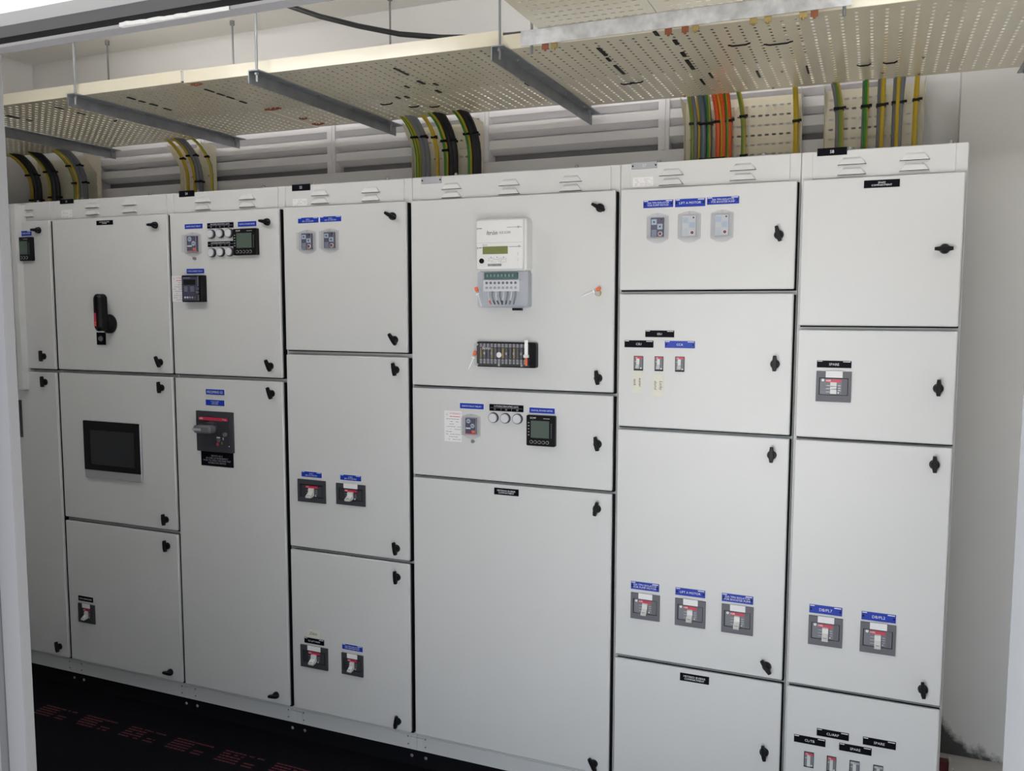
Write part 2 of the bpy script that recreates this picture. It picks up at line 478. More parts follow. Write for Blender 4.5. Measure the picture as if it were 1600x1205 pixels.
def screw(parent, x, y, z, r=0.004, m='zinc', name='screw'):
    key = ('screw', r, m)
    if key not in _txt:
        _txt[key] = MB().disc(0,0,r,-0.003,0,m,r1=r*0.6,n=8).mesh('screw',(0,0,0))
    return link(name, _txt[key], parent, (x,y,z))
for k, (bx0, bx1, dx0, dx1, spl, sn) in CUB.items():
    cx = (bx0+bx1)/2
    root = thing('switchgear_cubicle', CLAB[k], 'electrical cabinet', (cx, 0.45, 0), 'row of grey switchgear cubicles')
    ROOT[k] = root
    MB().rplate(bx0+0.0006, bx1-0.0006, ZB-0.03, ZH, BY, 0.88, 'cabinet', r=0.003, b=0.0015).build('carcass', root)
    MB().box(bx0+0.001, bx1-0.001, BY+0.012, 0.86, 0.0, ZP, 'base_black').build('base_frame', root, smooth=False)
    pl = MB().rplate(bx0+0.0295, bx1-0.0295, ZP+0.001, ZB-0.022, BY-0.003, BY+0.03, 'cabinet', r=0.001, b=0.001)
    pl.box(bx0+0.0006, bx0+0.0285, BY-0.002, BY+0.03, ZP+0.001, ZB-0.031, 'cabinet').box(bx1-0.0285, bx1-0.0006, BY-0.002, BY+0.03, ZP+0.001, ZB-0.031, 'cabinet')
    pl.box(bx0+0.0295, bx1-0.0295, BY+0.03, BY+0.04, ZP+0.001, ZB-0.031, 'cabinet')
    plo = pl.build('plinth_panel', root)
    for sx_ in (bx0+0.037, bx1-0.037):
        for sz in (ZP+0.02, ZB-0.03): screw(plo, sx_, BY-0.003, sz, 0.003, 'bezel')
    for sx_ in (bx0+0.03, bx1-0.03): screw(root, sx_, BY+0.012, 0.045, 0.007, 'zinc', 'base_bolt')
    hp = MB().rplate(bx0+0.032, bx1-0.032, ZT+0.004, ZH-0.002, BY-0.004, BY+0.001, 'cabinet', r=0.001, b=0.0008)
    ho = hp.build('header_panel', root); HEAD[k] = ho
    for (vx, vz) in VENT[k]:
        x, z = P(vx, vz, BY-0.004)
        for dz in (0.003, -0.026): link('vent_louvre', VM, ho, (x, BY-0.004, z+dz))
    for f in ((0.22, 0.8) if bx1-bx0 > 0.5 else (0.3, 0.9)):
        x = bx0 + (bx1-bx0)*f
        MB().vcyl(x, BY+0.012, 0.0065, ZH, ZH+0.006, 'zinc').vcyl(x, BY+0.012, 0.004, ZH+0.006, ZH+0.010, 'zinc').build('lid_bolt', root)
    tops = [ZT] + [s[1] for s in spl]; bots = [s[0] for s in spl] + [ZB]
    DOORS[k] = []
    for i, (zt, zb) in enumerate(zip(tops, bots)):
        d = MB().rplate(dx0, dx1, zb, zt, DY, DY+0.011, 'cabinet', r=0.004, b=0.003)
        do = d.build('door', root, origin=((dx0+dx1)/2, DY, zb))
        g = MB().box(dx0+0.004, dx1+(0.0045 if k != 'G' else 0.0005), DY+0.0112, BY-0.0005, zb-0.0045, zt-0.004, 'black_rubber')
        g.build('gasket', do, smooth=False)
        for (lx, lz, an) in LATCH[k].get(i, []):
            x, z = P(lx, lz)
            link('latch', LM, do, (x, DY, z), math.radians(an))
        DOORS[k].append(do)
# cover strip standing proud at the left end
x0, x1, z0, z1 = R(11, 19, 322, 607, -0.03)
cs = MB().rplate(x0-0.05, x1-0.004, z0+0.02, 2.175, -0.03, BY, 'cabinet', r=0.002, b=0.0015)
cs.build('cover_strip', ROOT['A'])
MB().box(x1-0.006, x1+0.010, -0.012, BY, z0+0.004, 2.170, 'black_rubber').build('gap_shade', ROOT['A'], smooth=False)  # black strip painted in for the shade of the gap between the strips
x0, x1, z0, z1 = R(22, 30, 345, 609, -0.03)
MB().rplate(x0, x1, z0, 2.19, -0.03, BY, 'cabinet', r=0.002, b=0.0015).build('cover_strip', ROOT['A'])

# ------------------------------------------------------------------ name plates, stickers
def plate(k, l, r, t, b_, lines, col='blue_plate', y=DY, border=True, screws=False, ticks=True, th=0.30, name='name_plate', ink='print_white'):
    x0, x1, z0, z1 = R(l, r, t, b_, y)
    m = MB()
    if border: m.rplate(x0-0.0012, x1+0.0012, z0-0.0012, z1+0.0012, y-0.0012, y, 'print_white', r=0.0008, b=0)
    m.rplate(x0, x1, z0, z1, y-0.0022, y, col, r=0.0008, b=0.0004)
    h = z1-z0; wd = x1-x0
    if screws:
        for s in (x0+wd*0.055, x1-wd*0.055): m.disc(s, z0+h*0.48, h*0.13, y-0.0034, y-0.002, 'black_plastic', n=10)
    if ticks:
        m.box(x0+wd*0.02, x0+wd*0.16, y-0.0025, y-0.0022, z1-h*0.15, z1-h*0.05, ink)
        m.box(x1-wd*0.24, x1-wd*0.03, y-0.0025, y-0.0022, z1-h*0.17, z1-h*0.07, ink)
    o = m.build(name, ROOT[k])
    n = len(lines)
    for i, s in enumerate(lines):
        hh_ = h*(th if n == 1 else 0.62/n*0.8)
        zz = z0 + h*0.47 + ((n-1)/2 - i)*h*0.62/n*1.05
        write(o, s, (x0+x1)/2, y-0.0028, zz, hh_, ink, wmax=wd*0.84)
    return o
HY = BY-0.004
plate('G', 1277, 1323.5, 231, 243, ['S8'], 'black_plate', HY, False, ticks=False, th=0.42)
o = plate('F', 987, 1027, 253.5, 264, ['S7'], 'silver', HY, False, True, False, 0.42)
plate('E', 658.5, 690, 276, 287, [], 'silver', HY, False, True, False)
plate('D', 456.5, 485, 288, 298, ['S5'], 'black_plate', HY, False, ticks=False, th=0.42)
plate('C', 280, 304, 298, 307.5, ['S4'], 'black_plate', HY, False, ticks=False, th=0.42)
plate('B', 94, 115, 311.5, 318.5, ['S3'], 'black_plate', HY, False, ticks=False, th=0.42)
def dash_rows(m, x0, x1, z0, z1, y, rows, ink, dens=0.75, hfrac=0.35, seed=1):
    rg = random.Random(seed); rh = (z1-z0)/rows
    for i in range(rows):
        z = z1 - (i+0.65)*rh; x = x0 + rg.random()*0.05*(x1-x0)
        while x < x1:
            l = (x1-x0)*(0.05+0.14*rg.random())
            if rg.random() < dens: m.box(x, min(x+l, x1), y-0.0004, y, z, z+rh*hfrac, ink)
            x += l + (x1-x0)*0.035
def sticker(k, l, r, t, b_, y=DY, seed=1, logo=False, rows=5, col='paper'):
    x0, x1, z0, z1 = R(l, r, t, b_, y)
    m = MB().rplate(x0, x1, z0, z1, y-0.0006, y, col, r=0.0008, b=0)
    h = z1-z0; wd = x1-x0
    if logo:
        dash_rows(m, x0+wd*0.08, x1-wd*0.06, z0+h*0.04, z1-h*0.22, y-0.0006, 9, 'print_dark', 0.55, 0.14, seed)
        dash_rows(m, x0+wd*0.30, x1-wd*0.08, z1-h*0.22, z1-h*0.15, y-0.0006, 1, 'print_red', 0.9, 0.3, seed)
    else:
        dash_rows(m, x0+wd*0.08, x1-wd*0.06, z0+h*0.05, z1-h*0.1, y-0.0006, rows, 'print_dark', 0.55, 0.12, seed)
    o = m.build('test_sticker' if logo else 'rating_sticker', ROOT[k])
    if logo:
        write(o, 'C', x0+wd*0.17, y-0.0012, z1-h*0.12, h*0.075, 'print_red')
        write(o, 'CYTRONICS', x0+wd*0.62, y-0.0012, z1-h*0.09, h*0.055, 'print_red', wmax=wd*0.62)
    return o
sticker('B', 96, 113, 328, 340, HY, 2, col='paper', rows=4)
sticker('D', 457.5, 480, 310.5, 322, HY, 3, rows=4)
sticker('F', 989, 1020.5, 277, 291, HY, 4, rows=5)

plate('A', 24, 50, 361, 369, ['DIGITAL POWER METER'])
plate('B', 151, 176.5, 344.5, 351.5, ['BUS-BAR ISOLATOR', 'CHAMBER'], 'black_plate', border=False, ticks=False)
plate('B', 123, 146, 932, 940, ['SPARE FEEDER POINT'], 'black_plate', ticks=False)
plate('C', 289, 317, 350, 357.5, ['EARTH FAULT RELAY'], ticks=False)
plate('C', 372, 401, 346, 354, ['DIGITAL POWER METER'], ticks=False)
plate('C', 292, 319.5, 420, 427.5, ['OVER CURRENT RELAY'], ticks=False)
plate('C', 322, 351, 608.5, 617, ['INCOMING G2'], ticks=False, th=0.45)
plate('C', 322, 351, 625, 634, ['EXISTING POWER', 'SUPPLY FEED', 'FROM GENSET'], ticks=False)
plate('C', 315, 365, 706.5, 729, ['DEVICE NO.2', 'IN CASE OF EMERGENCY', 'PUSH TO OPEN THE MAIN TRIP', 'INTERLOCK DEVICE'], 'black_plate', border=False, ticks=False, ink='silver')
plate('D', 466, 498, 340, 348.5, ['SUB-1', '80A TO SUB-DB1'])
plate('D', 500.5, 533.5, 338, 346.5, ['SUB-2', '80A TO SUB-DB2'])
plate('D', 471.5, 503, 737.3, 745.8, ['SUB-1', '80A TO SUB-DB1'])
plate('D', 532, 564.5, 742.5, 751, ['SUB-2', '80A TO SUB-DB2'])
plate('D', 476, 506.5, 998, 1006.5, ['TO LIFT MAIN'], 'black_plate', border=False)
plate('D', 535, 567, 1008, 1016.5, ['63A TPN ISOLATOR', 'FOR SEWAGE PUMP'])
plate('E', 719, 756, 630.5, 639, ['EARTH FAULT RELAY'], ticks=False)
plate('E', 827.5, 867, 637.5, 646, ['DIGITAL POWER METER'], ticks=False)
plate('E', 772.5, 810.5, 763.5, 774, ['METERING BUSBAR', 'COMPARTMENT'], 'black_plate', border=False, ticks=False)
plate('F', 1005.5, 1052, 313, 324.5, ['32A TPN ISOLATOR', 'FOR PUMP MOTOR'], 'blue_plate', border=False, screws=True)
plate('F', 1055, 1102, 310.5, 323, ['LIFT A MOTOR'], 'blue_plate', border=False, screws=True)
plate('F', 1105, 1155, 307.5, 319, ['32A TPN ISOLATOR', 'FOR BOOSTER PUMP'], 'blue_plate', border=False, screws=True)
plate('F', 1008.5, 1053.5, 516.5, 527, ['ESU'], 'black_plate', border=False, th=0.32)
plate('F', 976, 1021, 532, 543, ['CSU'], 'black_plate', border=False, th=0.32)
plate('F', 1039, 1086, 533, 544, ['CCA'], 'blue_plate', border=False, screws=True, th=0.32)
plate('F', 986, 1030, 910.5, 922.5, ['32A TPN ISOLATOR', 'FOR PUMP MOTOR'], screws=True, border=False)
plate('F', 1055.5, 1102, 920.5, 932, ['LIFT A MOTOR'], screws=True, border=False)
plate('F', 1128, 1177, 929.5, 942, ['32A TPN ISOLATOR', 'FOR BOOSTER PUMP'], screws=True, border=False)
plate('F', 1062.5, 1108, 1054.5, 1066.5, ['METERED BUSBAR', 'COMPARTMENT'], 'black_plate', border=False, ticks=False)
plate('G', 1350, 1406, 281, 293, ['SPARE', 'COMPARTMENT'], 'black_plate', border=False, ticks=False)
plate('G', 1276.5, 1330.5, 563.8, 574.8, ['SPARE'], 'black_plate', border=False, th=0.36)
plate('G', 1264.5, 1316, 947, 960, ['DB/PL7'], screws=True, border=False, th=0.34)
plate('G', 1346, 1400, 958, 971, ['DB/PL2'], screws=True, border=False, th=0.34)
plate('G', 1240.5, 1290, 1151.5, 1163, ['CL/TB'], 'black_plate', border=False, th=0.34)
plate('G', 1276, 1326.5, 1142, 1153.5, ['CL/ARP'], 'black_plate', border=False, th=0.34)
plate('G', 1311, 1362, 1165, 1176.5, ['SPARE'], 'black_plate', border=False, th=0.34)
plate('G', 1348, 1400, 1155.5, 1167.5, ['SPARE'], 'black_plate', border=False, th=0.34)

# ------------------------------------------------------------------ breakers
def breaker(k, l, r, t, b_, dark=False, tag_=True, toggle='down', button=True, rel=(0.085, 0.915, 0.22, 0.79)):
    x0, x1, z0, z1 = R(l, r, t, b_); wd, h = x1-x0, z1-z0
    bz, fc = ('bezel_dark', 'breaker_face_dark') if dark else ('bezel', 'breaker_face')
    ax0, ax1, az0, az1 = x0+wd*rel[0], x0+wd*rel[1], z0+h*rel[2], z0+h*rel[3]
    m = MB(); y = DY
    T = 0.006
    m.box(x0, x1, y-T, y, z0, az0, bz).box(x0, x1, y-T, y, az1, z1, bz).box(x0, ax0, y-T, y, az0, az1, bz).box(ax1, x1, y-T, y, az0, az1, bz)
    m.box(ax0, ax1, y-0.0005, y, az0, az1, 'black_plastic')
    e = wd*0.025
    fx0, fx1, fz0, fz1 = ax0+e, ax1-e, az0+e*0.6, az1-e
    m.box(fx0, fx1, y-0.003, y, fz0, fz1, fc)
    fw, fh = fx1-fx0, fz1-fz0
    m.box(fx0+fw*0.22, fx0+fw*0.78, y-0.0045, y-0.003, fz1-fh*0.24, fz1-fh*0.03, 'breaker_red')
    m.box(fx0+fw*0.80, fx0+fw*0.97, y-0.0045, y-0.003, fz0+fh*0.05, fz1-fh*0.05, bz)
    for j in range(3): m.box(fx0+fw*0.66, fx0+fw*0.76, y-0.0034, y-0.003, fz0+fh*(0.25+0.15*j), fz0+fh*(0.29+0.15*j), 'silver')
    for j in range(3): m.box(fx0+fw*0.23, fx0+fw*0.38, y-0.0034, y-0.003, fz0+fh*(0.15+0.2*j), fz0+fh*(0.18+0.2*j), 'silver')
    m.disc(fx0+fw*0.68, fz0+fh*0.13, fw*0.03, y-0.0045, y-0.003, 'white', n=8)
    if button: m.disc(fx0+fw*0.11, fz1-fh*0.10, fw*0.055, y-0.006, y-0.003, 'white', n=12)
    o = m.build('circuit_breaker', ROOT[k], smooth=False)
    cx = fx0+fw*0.5; tw = fw*0.115
    tg = MB()
    zt_, zb_ = fz1-fh*0.22, fz0+fh*0.06
    if toggle == 'down':
        pr = [(-0.004, zt_), (-0.010, zt_-0.002), (-0.012, (zt_+zb_)/2), (-0.030, zb_+0.004), (-0.028, zb_-0.002), (-0.012, zb_), (-0.003, zb_+0.004), (-0.003, zt_)]
    elif toggle == 'up':
        pr = [(-0.003, zt_), (-0.012, zt_), (-0.014, zt_-0.006), (-0.007, (zt_+zb_)/2), (-0.006, zb_), (-0.003, zb_)]
    else:
        zm = (zt_+zb_)/2
        pr = [(-0.003, zt_), (-0.006, zt_), (-0.007, zm+0.006), (-0.016, zm+0.004), (-0.016, zm-0.001), (-0.007, zm-0.004), (-0.006, zb_), (-0.003, zb_)]
    n = len(pr)
    v = [(cx-tw, y+a, c) for a, c in pr] + [(cx+tw, y+a, c) for a, c in pr]
    tg.add(v, [tuple(range(n)), tuple(reversed(range(n,2*n)))] + [(i,(i+1)%n,n+(i+1)%n,n+i) for i in range(n)], 'toggle')
    if toggle == 'down': tg.box(cx-tw*0.6, cx+tw*0.6, y-0.0262, y-0.020, zb_+0.004, zb_+0.008, 'bezel')
    tg.build('toggle', o, smooth=False)
    write(o, 'ABB', fx0+fw*0.31, y-0.005, fz1-fh*0.13, fh*0.12, 'print_white')
    if tag_:
        MB().box(x0+wd*0.27, x0+wd*0.75, y-T-0.0008, y-T, z1-h*0.20, z1+h*0.02, 'paper').build('paper_tag', o, smooth=False)
    return o
breaker('A', -6, 35, 624, 681, dark=True, tag_=False)
breaker('B', 124, 149, 944, 973, dark=True, button=False, rel=(0.12,0.9,0.2,0.78))
for a in ((466.5,509.5,750,785,False),(526.5,571.5,756.5,789.5,True)): breaker('D', *a[:4], dark=True, tag_=a[4], button=False)
breaker('D', 471, 513, 1010, 1044, dark=True, button=False); breaker('D', 535, 568, 1022, 1055, dark=True, button=False)
for a in ((986,1031,928,968),(1055,1102.5,937,979),(1127.5,1177,946,990)): breaker('F', *a)
breaker('G', 1275, 1330, 580.5, 628, toggle='mid'); breaker('G', 1263, 1316.5, 964, 1009); breaker('G', 1343.5, 1399.5, 974, 1021)
def mini(k, l, r, t, b_, up=False, red=True):
    x0, x1, z0, z1 = R(l, r, t, b_); wd, h = x1-x0, z1-z0; y = DY
    m = MB().box(x0, x1, y-0.002, y, z0, z1, 'black_plastic').box(x0+wd*0.08, x1-wd*0.04, y-0.005, y-0.002, z0+h*0.1, z1-h*0.03, 'breaker_face')
    m.box(x0+wd*0.08, x1-wd*0.04, y-0.0056, y-0.005, z1-h*0.17, z1-h*0.03, 'breaker_red' if red else 'silver')
    m.box(x0+wd*0.72, x0+wd*0.86, y-0.0056, y-0.005, z0+h*0.13, z0+h*0.22, 'white').box(x0+wd*0.14, x0+wd*0.28, y-0.0056, y-0.005, z0+h*0.62, z0+h*0.65, 'white')
    o = m.build('miniature_breaker', ROOT[k], smooth=False)
    cx = (x0+x1)/2; tw = wd*0.17
    pr = [(-0.005,z1-h*0.15),(-0.010,z1-h*0.16),(-0.010,z0+h*0.45),(-0.020,z0+h*0.22),(-0.017,z0+h*0.16),(-0.005,z0+h*0.2)]
    if up: pr = [(-0.005,z1-h*0.15),(-0.012,z1-h*0.16),(-0.009,z0+h*0.5),(-0.008,z0+h*0.12),(-0.005,z0+h*0.12)]
    n = len(pr)
    v = [(cx-tw,y+a,c) for a,c in pr] + [(cx+tw,y+a,c) for a,c in pr]
    MB().add(v, [tuple(range(n)), tuple(reversed(range(n,2*n)))] + [(i,(i+1)%n,n+(i+1)%n,n+i) for i in range(n)], 'toggle').build('toggle', o, smooth=False)
    write(o, 'ABB', x0+wd*0.3, y-0.0062, z1-h*0.1, h*0.07, 'print_white')
for a in ((990.5,1005,556.5,579),(1023,1036.5,557,580),(1055,1069.5,557.5,581)): mini('F', *a)
for i, a in enumerate(((1256,1271.5,1175,1199),(1291.5,1306.5,1182,1206),(1327,1343,1189,1213),(1364,1379.5,1196,1220))): mini('G', *a, up=True, red=i < 2)
def tape(k, l, r, t, b_, words, h, rot=0.0):
    x0, x1, z0, z1 = R(l, r, t, b_)
    o = MB().rplate(x0, x1, z0, z1, DY-0.0007, DY, 'tape', r=0.001, b=0).build('tape_note', ROOT[k])
    n = len(words)
    for i, s in enumerate(words):
        if rot: write(o, s, x1-(x1-x0)*(i+0.5)/n, DY-0.0012, (z0+z1)/2, h, 'print_dark', wmax=(z1-z0)*0.85, roty=rot, name='handwriting', shear=0.2)
        else: write(o, s, (x0+x1)/2, DY-0.0012, (z0+z1)/2, h, 'print_dark', wmax=(x1-x0)*0.85, name='handwriting', shear=0.2)
tape('F', 988, 1004, 580.5, 614, ['water', 'tank'], 0.009, math.pi/2)
tape('F', 1020, 1037, 585, 619, ['Lucky', 'dumd'], 0.009, math.pi/2)
tape('D', 480, 499, 984.5, 996.5, ['256m'], 0.012)

# ------------------------------------------------------------------ relays, meters, lamps
def poly_cover(m, x0, x1, z0, z1, y, depth, material):
    """clear relay cover: shallow tray with an eared top and a pointed foot"""
    wd, h = x1-x0, z1-z0; cx = (x0+x1)/2
    base = [(x0, z0+h*0.14), (cx-wd*0.25, z0+h*0.03), (cx, z0), (cx+wd*0.25, z0+h*0.03), (x1, z0+h*0.14), (x1, z1-h*0.10), (cx+wd*0.2, z1-h*0.02), (cx, z1), (cx-wd*0.2, z1-h*0.02), (x0, z1-h*0.10)]
    m.prism(base, y-0.002, y, material)
    e = wd*0.06
    m.rplate(x0+e, x1-e, z0+h*0.17, z1-h*0.12, y-depth, y-0.002, material, r=0.003, b=0.0025)
    a, b_, c, d, t = x0+e+0.002, x1-e-0.002, z0+h*0.17+0.002, z1-h*0.12-0.002, 0.0009
    for (p, q, r_, s_) in ((a,b_,c,c+t),(a,b_,d-t,d),(a,a+t,c,d),(b_-t,b_,c,d)): m.box(p, q, y-depth-0.0004, y-depth+0.0004, r_, s_, 'cover_edge')
    for (p, q, r_, s_) in ((x0,x1,z0+h*0.14,z0+h*0.14+t),(x0,x0+t,z0+h*0.14,z1-h*0.10),(x1-t,x1,z0+h*0.14,z1-h*0.10)): m.box(p, q, y-0.0026, y-0.002, r_, s_, 'cover_edge')
    m.disc(cx, z1-h*0.05, wd*0.05, y-0.0035, y-0.002, 'cover_edge', n=10)
def relay(k, l, r, t, b_, kind='earth'):
    x0, x1, z0, z1 = R(l, r, t, b_); wd, h = x1-x0, z1-z0; y = DY
    m = MB()
    f0, f1, g0, g1 = x0+wd*0.20, x1-wd*0.20, z0+h*0.20, z1-h*0.16
    face = 'relay_grey' if kind == 'grey' else 'relay_face'
    m.rplate(f0, f1, g0, g1, y-0.008, y, face, r=0.001, b=0.0005)
    fw, fh = f1-f0, g1-g0
    if kind == 'earth':
        for (a, c) in ((0.3,0.80),(0.68,0.52)):
            m.disc(f0+fw*a, g0+fh*c, fw*0.19, y-0.0095, y-0.008, 'relay_pale', n=12)
            m.box(f0+fw*(a-0.1), f0+fw*(a+0.1), y-0.012, y-0.0095, g0+fh*c-fh*0.015, g0+fh*c+fh*0.015, 'bezel_dark')
        m.box(f0+fw*0.06, f0+fw*0.5, y-0.0088, y-0.008, g0+fh*0.32, g0+fh*0.40, 'white')
        m.box(f0+fw*0.6, f0+fw*0.9, y-0.0088, y-0.008, g0+fh*0.08, g0+fh*0.24, 'orange')
        m.box(f0, f1, y-0.0086, y-0.008, g0, g0+fh*0.06, 'breaker_red')
    else:
        for (a, c) in ((0.06,0.64),(0.52,0.40)): m.box(f0+fw*a, f0+fw*(a+0.4), y-0.009, y-0.008, g0+fh*c, g0+fh*(c+0.28), 'relay_pale')
        for (a, c) in ((0.26,0.78),(0.72,0.54)): m.disc(f0+fw*a, g0+fh*c, fw*0.08, y-0.0098, y-0.009, 'relay_face' if kind == 'blue' else 'silver', n=10)
        m.disc(f0+fw*0.83, g0+fh*0.9, fw*0.06, y-0.010, y-0.008, 'black_plastic', n=10)
        m.disc(f0+fw*0.75, g0+fh*0.17, fw*0.17, y-0.010, y-0.008, 'white', n=14).disc(f0+fw*0.75, g0+fh*0.17, fw*0.12, y-0.012, y-0.010, 'relay_knob', n=14)
        for j in range(5): m.box(f0+fw*0.08, f0+fw*0.45, y-0.0086, y-0.008, g0+fh*(0.06+0.07*j), g0+fh*(0.085+0.07*j), 'relay_pale')
    o = m.build('relay', ROOT[k])
    c = MB(); poly_cover(c, x0, x1, z0, z1, y-0.0002, 0.024, 'clear_cover')
    c.build('clear_cover', o)
    if kind == 'earth':
        MB().disc((x0+x1)/2+wd*0.1, z0-0.008, 0.0055, y-0.010, y, 'zinc', n=12).build('sealing_screw', o)
relay('C', 289, 315, 363, 401)
relay('E', 723, 751, 646.5, 686)
relay('D', 467.5, 494, 359, 397, 'blue'); relay('D', 502.5, 529.5, 357, 395.5, 'blue')
relay('F', 1011, 1044.5, 333, 380.5, 'blue'); relay('F', 1059.5, 1095, 329.5, 379.5, 'grey'); relay('F', 1110.5, 1146, 327.5, 378.5, 'grey')
def power_meter(k, l, r, t, b_):
    x0, x1, z0, z1 = R(l, r, t, b_); wd, h = x1-x0, z1-z0; y = DY
    F = y-0.016
    m = MB().rplate(x0, x1, z0, z1, F, y, 'black_plastic', r=0.004, b=0.002)
    m.box(x0+wd*0.16, x1-wd*0.20, F-0.0006, F, z0+h*0.27, z1-h*0.17, 'lcd')
    for j in range(5): m.box(x0+wd*0.06, x0+wd*0.11, F-0.0006, F, z0+h*(0.34+0.1*j), z0+h*(0.37+0.1*j), 'silver')
    for j in range(9): m.box(x1-wd*0.14, x1-wd*0.11, F-0.0006, F, z0+h*(0.28+0.055*j), z0+h*(0.31+0.055*j), 'bezel')
    m.box(x1-wd*0.40, x1-wd*0.18, F-0.0006, F, z1-h*0.10, z1-h*0.08, 'silver')
    o = m.build('power_meter', ROOT[k])
    for j in range(5):
        MB().disc(x0+wd*(0.18+0.14*j), z0+h*0.13, wd*0.055, F-0.0015, F, 'silver', n=14).disc(x0+wd*(0.18+0.14*j), z0+h*0.13, wd*0.043, F-0.0022, F-0.001, 'black_plastic', n=14).build('push_button', o)
    write(o, 'ECMP', x0+wd*0.24, F-0.001, z1-h*0.085, h*0.06, 'print_white')
power_meter('A', 24.5, 54, 371, 408)
power_meter('C', 368, 405, 357.5, 399)
power_meter('E', 825, 869.5, 649, 696.5)
def lamp(k, px, py):
    x, z = P(px, py)
    o = MB().disc(x, z, 0.0178, DY-0.010, DY, 'bezel_dark', n=24).build('indicator_lamp', ROOT[k])
    MB().disc(x, z, 0.0168, DY-0.013, DY-0.010, 'zinc', n=24).disc(x, z, 0.0150, DY-0.0150, DY-0.013, 'lens', r1=0.0142, n=24).build('lens', o)
for p in ((331.5,366),(345.5,365),(359.5,364.5),(332.5,395),(346.5,394),(360.5,393.5)): lamp('C', *p)
for p in ((772,652.5),(790.5,653.5),(809.5,654.5)): lamp('E', *p)
def lamp_strip(k, l, r, t, b_, s):
    x0, x1, z0, z1 = R(l, r, t, b_); h, wd = z1-z0, x1-x0
    m = MB().rplate(x0, x1, z0, z1, DY-0.002, DY, 'black_plate', r=0.001, b=0.0004)
    m.box(x0+wd*0.03, x1-wd*0.03, DY-0.0024, DY-0.002, z0+h*0.46, z0+h*0.49, 'silver')
    for q in (0.345, 0.655): m.box(x0+wd*q, x0+wd*(q+0.006), DY-0.0024, DY-0.002, z0+h*0.08, z0+h*0.46, 'silver')
    o = m.build('name_plate', ROOT[k])
    write(o, s, (x0+x1)/2, DY-0.0028, z0+h*0.70, h*0.26, wmax=wd*0.72)
    for i in range(3): write(o, 'L%d' % (i+1), x0+wd*(0.17+0.33*i), DY-0.0028, z0+h*0.25, h*0.22)
lamp_strip('C', 324, 365, 348, 356.5, 'INCOMING INDICATING LIGHTS')
lamp_strip('C', 325, 366, 377, 385.5, 'OUTGOING INDICATING LIGHTS')
lamp_strip('E', 765, 818, 632.5, 643, 'OUTGOING INDICATING LIGHTS')
sticker('C', 269, 291, 431, 471.5, seed=5, logo=True)
sticker('E', 694.5, 721.5, 642, 690, seed=6, logo=True)
# over current relay
x0, x1, z0, z1 = R(292, 323, 430.5, 472); wd, h = x1-x0, z1-z0; F = DY-0.028
m = MB().rplate(x0, x1, z0, z1, F, DY, 'black_plastic', r=0.003, b=0.0015)
m.box(x0+wd*0.05, x1-wd*0.22, F-0.0008, F, z0+h*0.05, z1-h*0.06, 'relay_face')
m.box(x0+wd*0.10, x1-wd*0.30, F-0.0014, F-0.0008, z1-h*0.36, z1-h*0.16, 'screen')
for j in range(4):
    m.box(x0+wd*0.14, x0+wd*0.30, F-0.0014, F-0.0008, z0+h*(0.40+0.05*j), z0+h*(0.415+0.05*j), 'silver'); m.box(x0+wd*0.44, x0+wd*0.62, F-0.0014, F-0.0008, z0+h*(0.40+0.05*j), z0+h*(0.415+0.05*j), 'silver')
m.box(x0+wd*0.10, x0+wd*0.44, F-0.0014, F-0.0008, z1-h*0.11, z1-h*0.09, 'silver')
for j, mm in enumerate(('white','white','silver','silver','copper')): m.disc(x0+wd*(0.18+0.12*j), z0+h*0.17, wd*0.04, F-0.003, F-0.0008, mm, n=10)
oc = m.build('overcurrent_relay', ROOT['C'])
MB().box(x1-wd*0.19, x1-wd*0.15, F-0.002, F, z0+h*0.05, z0+h*0.28, 'zinc').box(x1-wd*0.19, x1-wd*0.15, F-0.002, F, z0+h*0.58, z1-h*0.04, 'zinc').disc(x1-wd*0.19, z0+h*0.36, wd*0.05, F-0.006, F, 'zinc', n=12).box(x1-wd*0.24, x1-wd*0.13, F-0.003, F, z0+h*0.44, z0+h*0.55, 'bezel').build('hinge_bar', oc)
# rotary-handle breaker
x0, x1, z0, z1 = R(309, 366, 643, 706); wd, h = x1-x0, z1-z0
m = MB().rplate(x0, x1, z0, z1, DY-0.008, DY, 'bezel_dark', r=0.002, b=0.001)
F = DY-0.012
m.box(x0+wd*0.09, x1-wd*0.10, F, DY-0.008, z0+h*0.14, z1-h*0.13, 'breaker_face_dark')
m.box(x0+wd*0.10, x1-wd*0.11, F-0.001, F, z1-h*0.22, z1-h*0.145, 'breaker_red')
m.box(x0+wd*0.58, x0+wd*0.67, F-0.001, F, z0+h*0.355, z0+h*0.385, 'white').disc(x0+wd*0.63, z0+h*0.30, wd*0.045, F-0.002, F, 'bezel', n=12).disc(x0+wd*0.60, z0+h*0.20, wd*0.035, F-0.002, F, 'breaker_red', n=12)
m.box(x0+wd*0.70, x0+wd*0.73, F-0.001, F, z0+h*0.21, z0+h*0.27, 'lcd_olive').box(x0+wd*0.74, x0+wd*0.77, F-0.001, F, z0+h*0.32, z0+h*0.38, 'relay_pale').disc(x0+wd*0.82, z0+h*0.46, wd*0.045, F-0.008, F, 'zinc', n=12).disc(x0+wd*0.91, z0+h*0.17, wd*0.013, F-0.001, F, 'white', n=8)
rb = m.build('rotary_breaker', ROOT['C'])
write(rb, 'ABB', x0+wd*0.17, F-0.0015, z1-h*0.183, h*0.045)
write(rb, 'Tmax', x1-wd*0.20, F-0.0015, z1-h*0.183, h*0.04)
hx, hz = x0+wd*0.46, z0+h*0.60
m = MB().disc(hx, hz, wd*0.15, F-0.028, F, 'bezel_dark', r1=wd*0.135)
